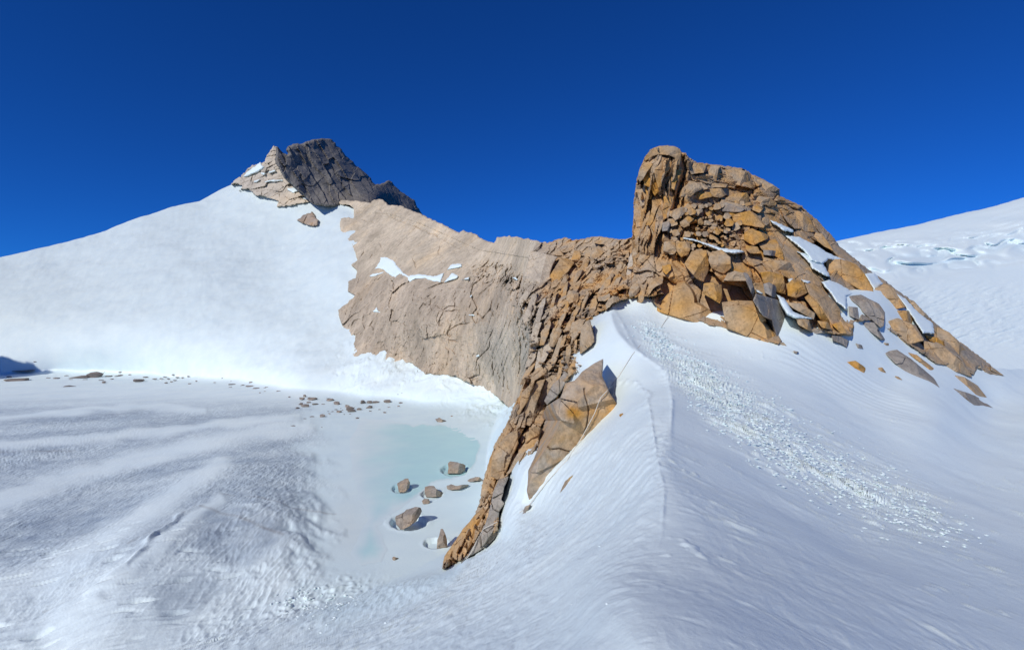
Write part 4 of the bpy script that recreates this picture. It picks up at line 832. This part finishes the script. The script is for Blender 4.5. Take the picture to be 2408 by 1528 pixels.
# snow wedges between the slabs
def patch(pts, base, lift, label, step=1.5, jag=2, seed=0, group=None, mat=None):
    y0 = min(p[1] for p in pts); ex = .4 if base is TW else 0
    o = relief('snow_patch', pts, lambda X, Y: 1/(1/base(X, Y)*(1-ex*np.maximum(Y-y0, 0)/F)-lift), mat or M_snow, step, (jag, 8), lambda px, py, W, ff: fbm(W/1.5, 3, 500+seed)*.15, 6, lift*1.1, 2.,
               tint=lambda px, py, V, ff, h: np.tile(SNOW, (len(px), 1)), smooth=True, seed=seed)
    if o: tag(o, label, 'snow patch', group or 'snow patches caught on the rocks')
SPT = [
 ('A', [(595, 690), (650, 697), (780, 735), (850, 760), (960, 770), (1000, 785), (940, 797), (880, 797), (800, 767), (700, 725), (610, 705)], TW, 2.6, 'thin snow strip across the middle of the tower rubble slope'),
 ('A', [(1148, 580), (1200, 598), (1300, 645), (1308, 664), (1240, 652), (1180, 612)], TW, 1.4, 'small snow streak high on the right of the rubble slope'),
 ('A', [(1245, 680), (1340, 690), (1470, 755), (1500, 780), (1640, 842), (1520, 832), (1490, 862), (1410, 840), (1370, 780), (1290, 720)], TW, 1.9, 'largest snow tongue in the upper right gully'),
 ('A', [(1322, 780), (1400, 800), (1450, 840), (1492, 862), (1535, 940), (1500, 935), (1420, 890), (1390, 840)], TW, 1.8, 'narrow snow strip under the largest snow tongue'),
 ('A', [(1475, 975), (1530, 958), (1600, 990), (1700, 1050), (1640, 1065), (1640, 1155), (1570, 1100), (1530, 1040)], TW, 2.0, 'snow patch in the gully under the long brown boulder'),
 ('A', [(1195, 1050), (1250, 1080), (1300, 1160), (1430, 1207), (1320, 1205), (1260, 1180), (1215, 1110)], TW, 1.6, 'snow wedge right of the grey cracked boulder'),
 ('A', [(1060, 1015), (1110, 1043), (1105, 1055), (1070, 1042)], TW, 3., 'tiny snow patch beside the rounded cap block'),
 ('A', [(1265, 957), (1300, 950), (1292, 985), (1275, 985)], TW, 2.4, 'tiny snow cap on the left of the orange gully boulder'),
 ('A', [(1350, 957), (1410, 968), (1397, 988), (1362, 977)], TW, 2.4, 'tiny snow cap on the right of the orange gully boulder'),
 ('C', [(440, 572), (500, 563), (552, 632), (500, 672), (462, 612)], TW, 2.0, 'snow pocket on the right skyline above the tan boulder'),
 ('C', [(620, 680), (690, 718), (760, 798), (850, 868), (862, 930), (790, 927), (740, 850), (680, 762)], TW, 1.9, 'long snow pocket just below the right skyline'),
 ('E', [(428, 412), (470, 370), (545, 316), (562, 335), (580, 350), (520, 385), (450, 415)], SPK, 6., 'highest snow streak on the sunlit spur'),
 ('E', [(545, 385), (590, 388), (570, 402), (550, 396)], SPK, 6., 'tiny snow streak on the upper left of the sunlit spur'),
 ('E', [(595, 380), (640, 367), (652, 378), (605, 389)], SPK, 6., 'tiny snow streak in the centre of the sunlit spur'),
 ('E', [(545, 458), (600, 435), (695, 431), (700, 443), (600, 448)], SPK, 6., 'long thin snow streak across the sunlit spur'),
 ('E', [(725, 487), (790, 487), (812, 508), (770, 521), (730, 506)], SPK, 6., 'rounded snow patch low on the right of the sunlit spur'),
 ('E', [(500, 440), (545, 430), (522, 453), (497, 452)], SPK, 6., 'short snow streak at the lower left of the sunlit spur'),
 ('E', [(1297, 1037), (1330, 990), (1345, 950), (1375, 942), (1430, 962), (1455, 1000), (1490, 1045), (1530, 1070), (1600, 1060), (1700, 1072), (1768, 1050), (1745, 1115), (1690, 1108), (1640, 1090), (1580, 1090), (1540, 1113), (1510, 1075), (1470, 1060), (1440, 1090), (1400, 1060), (1360, 1030), (1320, 1024)], HW, 3., 'large snow ledge across the middle of the beige headwall'),
 ('E', [(1783, 1036), (1820, 992), (1887, 991), (1885, 1012), (1830, 1023)], HW, 3., 'snow patch at the right end of the headwall ledge'),
 ('E', [(1762, 1119), (1790, 1085), (1820, 1053), (1867, 1070), (1850, 1092), (1790, 1107)], HW, 3., 'snow patch just under the right end of the headwall ledge'),
 ('E', [(1250, 1083), (1300, 1055), (1372, 1046), (1312, 1072)], HW, 3., 'narrow snow streak at the left end of the headwall ledge'),
 ('E', [(1290, 1307), (1320, 1279), (1332, 1305), (1352, 1317), (1308, 1314)], HW, 3., 'small hooked snow patch low on the headwall'),
 ('E', [(1884, 1099), (1937, 1078), (1932, 1096)], HW, 3., 'tiny snow patch right of the headwall ledge'),
 ('E', [(1918, 1320), (1975, 1332), (1972, 1340), (1930, 1337)], HW, 3., 'tiny snow streak low on the right of the headwall'),
 ('B', [(262, 478), (282, 476), (284, 487), (264, 488)], HW, 3., 'tiny white square of snow near the foot of the headwall'),
 ('E', [(1935, 1210), (1950, 1195), (1955, 1205), (1945, 1215)], HW, 3., 'tiny upright snow fleck in the middle of the headwall'),
 ('J', [(20, 575), (60, 570), (100, 600), (80, 608)], HW, 3., 'snow fleck in the dark rubble at the right of the headwall'),
]
for i, (z, p, bs, lf, lab) in enumerate(SPT): patch(Z(z, p), bs, (lf*.68 if bs is TW else lf*.6), lab, seed=i, step=1.1 if z == 'E' else 1.5, jag=1.6)
print('patches', time.time()-T0)

# ------------------------------------------------------------------ boulders frozen into the lake
def on_snow(px, py): return float(1/S_inv(np.array([float(px)]), np.array([float(py)]))[0])
LK = [
 ([(1335, 640), (1350, 628), (1395, 628), (1450, 645), (1478, 658), (1475, 685), (1440, 705), (1335, 705), (1340, 670)], 'F', 'tan wedge shaped boulder at the right end of the turquoise ice'),
 ([(930, 800), (990, 765), (1020, 762), (1033, 800), (1030, 830), (1000, 852), (945, 858)], 'F', 'squared dark boulder left of centre on the frozen lake, casting a shadow'),
 ([(1150, 830), (1185, 820), (1225, 822), (1250, 850), (1310, 870), (1308, 890), (1230, 893), (1165, 895), (1150, 870)], 'F', 'flat brown boulder in the middle of the frozen lake group'),
 ([(1128, 940), (1150, 922), (1180, 925), (1197, 945), (1180, 960), (1135, 962)], 'U', 'smallest rounded stone in the middle of the frozen lake group'),
 ([(1475, 785), (1510, 765), (1560, 750), (1590, 752), (1615, 772), (1610, 782), (1560, 778), (1490, 790)], 'U', 'low elongated brown rock nearest the orange ridge on the lake'),
 ([(1327, 820), (1360, 808), (1400, 822), (1500, 808), (1505, 818), (1440, 843), (1370, 852), (1330, 845)], 'U', 'low brown rock with pointed right end on the lake'),
 ([(912, 1075), (920, 1060), (985, 1035), (1005, 1010), (1075, 992), (1118, 995), (1128, 1020), (1110, 1065), (1085, 1095), (1030, 1130), (985, 1152), (955, 1152), (925, 1120)], 'F', 'largest boulder on the frozen lake, tilted in its melt hollow'),
 ([(1250, 1260), (1270, 1200), (1278, 1162), (1295, 1165), (1318, 1215), (1332, 1260), (1330, 1295), (1290, 1320), (1245, 1326)], 'V', 'tall narrow standing boulder in a round melt hollow'),
 ([(890, 1395), (905, 1385), (942, 1398), (905, 1413), (893, 1408)], 'F', 'small dark stone alone near the bottom of the lake'),
 ([(1237, 290), (1262, 277), (1290, 290), (1335, 303), (1290, 312), (1250, 308)], 'F', 'brown pyramid shaped rock at the far edge of the turquoise ice'),
 ([(1358, 265), (1370, 259), (1382, 266), (1370, 271)], 'F', 'tiny dark stone behind the brown pyramid shaped rock'),
 ([(1675, 440), (1690, 430), (1705, 433), (1695, 446), (1680, 447)], 'F', 'tiny reddish stone alone on the snow by the orange ridge'),
]
for i, (p, tg, lab) in enumerate(LK):
    q = Z('D', p); by = max(v[1] for v in q); bx = np.mean([v[0] for v in q]); D0 = 25*F/(by-CY)
    sz = np.ptp(np.array(q)[:, 0])*D0/F
    ex_ = 5.5 if i in (0, 1, 2, 6, 7) else 1.5; ty = min(v[1] for v in q); q = [(x, y+ex_*max(0, (y-ty)/(by-ty)-.35)/.65) for x, y in q]
    ex = [((.8, -.5, .1), (bx+np.ptp(np.array(q)[:, 0])*.12, by)), ((-.3, -.35, .9), (bx, min(v[1] for v in q)+np.ptp(np.array(q)[:, 1])*.35))]
    block('boulder', q, tg, .02, 0, D0=D0-.1*sz, mat=M_bld, seed=700+i, back=sz*.75, facets=1, extra=ex, label=lab, tint=rock_tint((.33, .285, .235), .05, .05, 2., .2, 700+i), shr=0, jag=1.2, step=1.1, rough=1.4)

# ------------------------------------------------------------------ scattered shore stones (real angular meshes)
import bmesh
def stone_mesh(seed, flat=.6):
    r = np.random.default_rng(seed); bm = bmesh.new()
    for k in range(16):
        v = r.normal(size=3); v /= np.linalg.norm(v); bm.verts.new((v[0]*.5*r.uniform(.75, 1), v[1]*.42*r.uniform(.75, 1), v[2]*flat*.5*r.uniform(.8, 1)+flat*.22))
    res = bmesh.ops.convex_hull(bm, input=bm.verts[:]); bmesh.ops.delete(bm, geom=[g_ for g_ in res['geom_interior'] if isinstance(g_, bmesh.types.BMVert)], context='VERTS')
    bmesh.ops.bevel(bm, geom=bm.edges[:], offset=.025, segments=1, affect='EDGES', profile=.6)
    me = bpy.data.meshes.new('stone'); bm.to_mesh(me); bm.free()
    n = len(me.vertices); at = me.attributes.new('Tint', 'FLOAT_COLOR', 'POINT')
    c = np.tile(np.r_[np.array([.29, .25, .215])*r.uniform(.75, 1.15), 1], (n, 1)); at.data.foreach_set('color', c.astype(np.float32).ravel())
    me.materials.append(M_bld); return me
SM = [stone_mesh(40+i, f) for i, f in enumerate((.35, .5, .65, .8, .95, .45))]
def stone(px, py, wpx, hpx, label, group, name='stone', cat='stone', k=None):
    D = on_snow(px, py); w = wpx*D/F; i = int(rr.integers(0, 6)) if k is None else k
    o = bpy.data.objects.new(name, SM[i]); col.objects.link(o)
    hh = hpx*D/F; P = ray(np.array([float(px)]), np.array([float(py)]))[0]*D
    o.location = (P[0], P[1]+.3*w, P[2]-.06*hh); fl = (.35, .5, .65, .8, .95, .45)[i]
    w *= 1.35; hh *= 1.3; o.scale = (w, w*rr.uniform(.8, 1.2), hh/fl*1.1); o.rotation_euler = (0, 0, rr.uniform(-.4, .4)+(3.14 if rr.random() < .5 else 0))
    tag(o, label, cat, group); return o
SH = [  # zoom F: x, base y, width, height, label
 (725, 262, 90, 38, 'rounded brown boulder with a grey foot at the left end of the far shore group'), (880, 268, 165, 42, 'long flat tan boulder in the snow at the back of the shore group'),
 (1170, 285, 130, 45, 'black jagged rock cluster on the far shore'), (1278, 345, 130, 55, 'tan domed boulder in front of the black jagged rock'), (700, 340, 80, 30, 'low grey boulder second row of the left shore group'),
 (825, 318, 80, 22, 'flat dark boulder behind the grey ones'), (930, 345, 95, 28, 'dark slanting slab right of the long tan boulder'), (780, 380, 155, 45, 'wide tan flat topped boulder at the front of the left shore group'),
 (672, 410, 80, 32, 'dark triangular stone at the front left of the shore group'), (1445, 385, 90, 42, 'dark cube topping the central boulder pile'), (1470, 435, 130, 65, 'big square boulder in the central shore pile'),
 (1500, 460, 130, 50, 'rounded tan boulder at the foot of the central shore pile'), (1625, 430, 80, 38, 'pale block to the right of the central pile'), (1780, 400, 110, 50, 'smooth olive boulder on the right of the shore group'),
 (1705, 330, 110, 68, 'large tan boulder against the snow bank'), (1795, 325, 80, 60, 'rounded boulder touching the large tan one at the snow bank'), (1880, 320, 110, 35, 'low brown rock trailing right from the snow bank boulders'),
 (2075, 315, 110, 65, 'tilted tan boulder at the right end of the shore group'), (1310, 468, 90, 38, 'dark slab leaning left of the central pile'), (1165, 493, 36, 18, 'small dark stone in front of the leaning dark slab'),
 (1038, 545, 100, 52, 'angular tan boulder with dark top standing alone before the shore group'), (893, 543, 65, 22, 'two lobed small stone left of the angular tan boulder'), (758, 586, 100, 25, 'flat reddish stone in front of the shore group'),
 (545, 712, 150, 42, 'tan triangular stone nearest the rippled ice'), (1600, 565, 52, 25, 'small pink stone on the smooth ice'), (1808, 450, 45, 15, 'small flat stone by the olive boulder'), (2035, 475, 48, 25, 'small brown block before the right end boulder'),
 (2255, 375, 40, 20, 'small stone on the snow right of the shore group'), (2290, 325, 60, 25, 'slanting stone on the snow bank far right of the shore group'), (775, 218, 60, 36, 'pointed slab leaning on the snow behind the rounded brown boulder'), (1265, 425, 50, 12, 'thin dark stone left of the central pile'), (365, 145, 80, 20, 'flat stone left of the shore group in bluish snow'),
 (165, 90, 100, 18, 'long dark stone high left of the shore group')]
for x, y, w, h_, lab in SH:
    (a, b_), = Z('F', [(x, y)]); stone(a, b_, w*.14948, h_*.14948, lab, None, 'shore_boulder', 'boulder')
SG = [(190, 122, 250, 16, 'long flat dark rock shelf on the snow at the left edge under the blue shadow'), (65, 178, 60, 16, 'small rounded boulder sitting on the dark shelf at the left edge'), (90, 208, 180, 26, 'broad brown boulder at the far left edge of the shore'),
 (780, 172, 115, 48, 'largest brown boulder on the left shore with a tilted top'), (640, 178, 190, 18, 'long flat slab left of the largest left shore boulder'), (580, 258, 92, 15, 'dark bar shaped stone in front of the left shore'),
 (1170, 206, 92, 24, 'rectangular dark boulder in the middle of the left shore'), (475, 184, 45, 10, 'small flat stone between the left edge and largest left shore boulder'), (300, 42, 50, 9, 'thin stone high on the snow near the blue shadow')]
for x, y, w, h_, lab in SG:
    (a, b_), = Z('G', [(x, y)]); stone(a, b_, w*.27405, h_*.3, lab, None, 'shore_boulder', 'boulder')
SS = [(400, 182, 45, 8), (600, 194, 35, 7), (950, 190, 32, 8), (880, 214, 38, 8), (885, 222, 28, 6), (1515, 175, 30, 9), (1615, 167, 28, 9), (1420, 222, 26, 9), (1622, 230, 28, 8), (1495, 200, 28, 6), (1835, 222, 28, 8),
      (1845, 230, 24, 5), (1978, 238, 58, 12), (1970, 262, 34, 7), (2070, 245, 40, 10), (2150, 220, 45, 12), (2130, 252, 70, 9), (2188, 275, 62, 14), (2280, 267, 50, 12), (2225, 310, 22, 9), (2270, 297, 20, 6), (2385, 297, 38, 11),
      (2338, 316, 12, 7), (1030, 157, 40, 6), (1130, 163, 50, 6), (990, 163, 60, 6), (920, 165, 60, 7), (1240, 173, 40, 5), (1320, 188, 40, 5), (1380, 186, 34, 6), (1440, 188, 26, 6), (1410, 170, 34, 6), (1480, 153, 24, 5),
      (1560, 178, 26, 5), (1025, 130, 24, 4), (860, 200, 40, 5), (720, 195, 40, 6), (1680, 207, 22, 4), (1110, 152, 26, 5), (1465, 212, 26, 5), (1905, 182, 14, 4), (1985, 210, 22, 5), (560, 162, 30, 6), (1945, 287, 14, 4)]
for x, y, w, h_ in SS:
    (a, b_), = Z('G', [(x, y)]); stone(a, b_, w*.27405, max(2.2, h_*.3), 'small dark stone strewn in the snow along the far left lake shore', 'small stones along the far lake shore')
for x, y, w, h_ in [(530, 226, 42, 12), (275, 177, 22, 9), (70, 167, 34, 10), (145, 142, 38, 7), (1065, 340, 55, 7), (1200, 457, 56, 8), (1345, 405, 22, 7), (1405, 500, 34, 7), (1490, 493, 28, 5), (1950, 424, 36, 12), (2100, 388, 48, 8), (765, 662, 48, 8), (1045, 704, 26, 4), (450, 174, 16, 5), (1145, 452, 30, 6), (1370, 437, 26, 14), (2255, 186, 34, 12), (2320, 165, 40, 12)]:
    (a, b_), = Z('F', [(x, y)]); stone(a, b_, w*.14948, max(1.5, h_*.15), 'small dark stone strewn around the boulder group by the lake', 'small stones around the shore boulders')
for x, y, w, h_ in [(240, 1475, 10, 5), (300, 1474, 26, 5), (420, 1418, 16, 5), (250, 1440, 14, 4), (330, 1392, 26, 5), (20, 1442, 16, 4)]:
    stone(x, y, w, h_, 'dark flake of rock frozen into the dirty ice at lower left', 'rock flakes in the ice')

# ------------------------------------------------------------------ slide debris lumps
def lumps():
    r = np.random.default_rng(3); V = []; Tq = []; k = 0
    ico = [(0, 0, 1), (.9, 0, .3), (.28, .85, .3), (-.72, .52, .3), (-.72, -.52, .3), (.28, -.85, .3), (0, 0, -.8)]
    fc = [(0, 1, 2), (0, 2, 3), (0, 3, 4), (0, 4, 5), (0, 5, 1), (6, 2, 1), (6, 3, 2), (6, 4, 3), (6, 5, 4), (6, 1, 5)]
    A = np.array(AV); seg = np.hypot(*(A[1:]-A[:-1]).T); L = np.r_[0, np.cumsum(seg)]/seg.sum()
    PX = []; PY = []; S = []
    for i in range(2600):
        if i < 2200:
            t = r.beta(1.1, 2.); c = np.array([np.interp(t, L, A[:, 0]), np.interp(t, L, A[:, 1])]); w = 24+42*math.sin(t*2.6)
            px, py = c+r.normal(size=2)*[w*.75, w*.42]; s = r.lognormal(-2.55, .5)
        elif i < 2480: continue
        elif i < 2500: px, py = r.normal([1400, 1180], [90, 130]); s = r.lognormal(-3.6, .4)
        else: px, py = r.normal([745, 1425], [60, 26]); s = r.lognormal(-2.2, .35)
        if i >= 2300 and i < 2500 and (px > 1540 or py > 1480 or py < 990+(1450-px)*.9): continue
        if px < 1590 and i < 2300 and py > 850: continue
        PX.append(px); PY.append(py); S.append(s)
    PX = np.array(PX); PY = np.array(PY); W = unproj(PX, PY, S_inv(PX, PY)); zz = snow_z(PX, PY, W); W[:, 2] += zz
    for p, s in zip(W, S):
        s = min(s, .0032*p[1]+.02)
        a = r.uniform(0, 6.283); q = np.array(ico)*[s*r.uniform(.9, 2.0), s, s*.55]*r.uniform(.75, 1.2, (7, 1))
        q = np.c_[q[:, 0]*math.cos(a)-q[:, 1]*math.sin(a), q[:, 0]*math.sin(a)+q[:, 1]*math.cos(a), q[:, 2]]
        V.append(q+p+[0, 0, s*.25]); Tq.append(np.array(fc)+k); k += 7
    V = np.concatenate(V); T = np.concatenate(Tq)
    o = mesh_obj('snow_debris', V, T, np.zeros((0, 4), np.int64), M_snow, None, np.tile(SNOW*1.03, (len(V), 1)), False)
    tag(o, 'scattered lumps of broken snow in the slide track below the tower', 'snow debris', None, 'stuff')
lumps()

# ------------------------------------------------------------------ ropes
from mathutils.bvhtree import BVHTree
def tree(o):
    m_ = o.data; n_ = len(m_.vertices); v = np.empty(n_*3, np.float32); m_.vertices.foreach_get('co', v); v = v.reshape(-1, 3)+np.array(o.location)+(np.array(o.parent.location) if o.parent else 0)
    return BVHTree.FromPolygons(v.tolist(), [tuple(p.vertices) for p in m_.polygons])
near_rock = [tree(o) for o in col.objects if o.name.split('.')[0] == 'crag' or (o.name.split('.')[0] == 'rock_slab' and o.parent is rib) or o.name.split('.')[0] == 'rock_face' and o.parent is rib]
def first_hit(X, Y, D):
    out = D.copy()
    for i, (a, b) in enumerate(zip(X, Y)):
        d = Vector(ray(np.array([a]), np.array([b]))[0]); L = d.length
        for t_ in near_rock:
            h = t_.ray_cast(Vector((0, 0, 0)), d)
            if h[0] is not None: out[i] = min(out[i], h[0].y)
    return out
def rope(px_pts, base, lift, rad, label):
    pts = np.array(px_pts, float); L = np.r_[0, np.cumsum(np.hypot(*(pts[1:]-pts[:-1]).T))]; t = np.linspace(0, L[-1], int(L[-1]/5)+2)
    X = np.interp(t, L, pts[:, 0]); Y = np.interp(t, L, pts[:, 1]); iv = np.max([b(X, Y) for b in base], 0); D = first_hit(X, Y, 1/iv)-lift
    D = np.minimum(D, np.convolve(np.r_[D[0], D[0], D, D[-1], D[-1]], np.ones(5)/5, 'valid')); P = ray(X, Y)*D[:, None]
    V = []; Q = []
    for i, p in enumerate(P):
        d = P[min(i+1, len(P)-1)]-P[max(i-1, 0)]; d /= np.linalg.norm(d); a = np.cross(d, [0, 0, 1]); a /= np.linalg.norm(a); b = np.cross(d, a)
        for k in range(6): V.append(p+rad*(math.cos(k*1.0472)*a+math.sin(k*1.0472)*b))
        if i:
            for k in range(6): Q.append([(i-1)*6+k, (i-1)*6+(k+1) % 6, i*6+(k+1) % 6, i*6+k])
    o = mesh_obj('rope', np.array(V), np.zeros((0, 3), np.int64), np.array(Q), M_rope, None, None, True); tag(o, label, 'rope'); return o
RP = [(1572, 742), (1545, 785), (1505, 812), (1486, 835), (1455, 885), (1428, 918), (1412, 935), (1398, 972), (1370, 1025), (1335, 1080), (1290, 1128), (1250, 1180), (1238, 1195), (1222, 1205)]

def rope_base(X, Y): return np.maximum(S_inv(X, Y), 0)
rope(RP, [rope_base], .2, .03, 'long thin fixed rope running from the tower down over the snow and crag')
rope([(1170, 1226), (1138, 1242), (1125, 1262), (1110, 1295), (1092, 1320)], [rope_base], .15, .03, 'short end of rope hanging over the lowest grey slab of the ridge')
rope([(1448, 895), (1448, 915), (1438, 935)], [rope_base], .2, .018, 'loose rope strand curling beside the long rope above the crag')

# ------------------------------------------------------------------ crag off the left edge whose shadow reaches the snow
def crag_left():
    r, t = np.meshgrid(np.linspace(0, 1, 40)**.5, np.linspace(0, 2*math.pi, 97)[:-1]); r = r.ravel(); t = t.ravel()
    x = -350+70*r*np.cos(t); y = 168+26*r*np.sin(t); hgt = np.maximum(1-r**7, 0)
    P = np.c_[x, y, 60*hgt]; h, e, q = voro(P/[14, 14, 22], 900, 1.); z = -26+86*hgt+(h*5+fbm(P/6, 3, 901)*2)*(r < .99)
    nr = 40; nt_ = 96; i = np.arange(nr-1); Q = []
    for k in range(nt_):
        a = k*nr+i; b = ((k+1) % nt_)*nr+i; Q.append(np.stack([a, a+1, b+1, b], 1))
    o = mesh_obj('rock_outcrop', np.c_[x, y, z], np.zeros((0, 3), np.int64), np.concatenate(Q), M_dark, None, np.tile(GREY, (len(x), 1)))
    tag(o, 'grey rock outcrop beyond the left edge whose shadow falls on the snow', 'rock outcrop')
crag_left()
# ------------------------------------------------------------------ sky, sun, camera
az = math.radians(218); el = math.radians(35)           # sun stands behind the viewer's left shoulder
sdir = Vector((math.sin(az)*math.cos(el), math.cos(az)*math.cos(el), math.sin(el)))
w = bpy.data.worlds.new('World'); scene.world = w; w.use_nodes = True; nt = w.node_tree; nt.nodes.clear()
out = nn(nt, 'ShaderNodeOutputWorld'); bg = nn(nt, 'ShaderNodeBackground'); sky = nn(nt, 'ShaderNodeTexSky', sky_type='NISHITA')
sky.sun_disc = False; sky.sun_elevation = el; sky.sun_rotation = az; sky.altitude = 4000; sky.air_density = 1.; sky.dust_density = 0.; sky.ozone_density = 4.
gm = nn(nt, 'ShaderNodeMix', data_type='RGBA', blend_type='MULTIPLY'); gm.inputs[0].default_value = 1; gm.inputs[7].default_value = (.07, .42, 1.02, 1)   # thin, very dry polar air
nt.links.new(sky.outputs[0], gm.inputs[6]); nt.links.new(gm.outputs[2], bg.inputs[0]); bg.inputs[1].default_value = .10
nt.links.new(bg.outputs[0], out.inputs[0])
ld = bpy.data.lights.new('sun', 'SUN'); ld.energy = 3.25; ld.angle = math.radians(.53); ld.color = (1, .96, .9)
lo = bpy.data.objects.new('sun', ld); col.objects.link(lo); lo.rotation_euler = (-sdir).to_track_quat('-Z', 'Y').to_euler()
cd = bpy.data.cameras.new('camera'); cd.sensor_width = 36; cd.lens = 18; cd.clip_end = 5000; cd.clip_start = .1
co = bpy.data.objects.new('camera', cd); col.objects.link(co); co.rotation_euler = (math.radians(90), 0, 0); scene.camera = co
scene.view_settings.view_transform = 'Standard'; scene.view_settings.look = 'None'; scene.view_settings.exposure = 0
print('done', time.time()-T0)
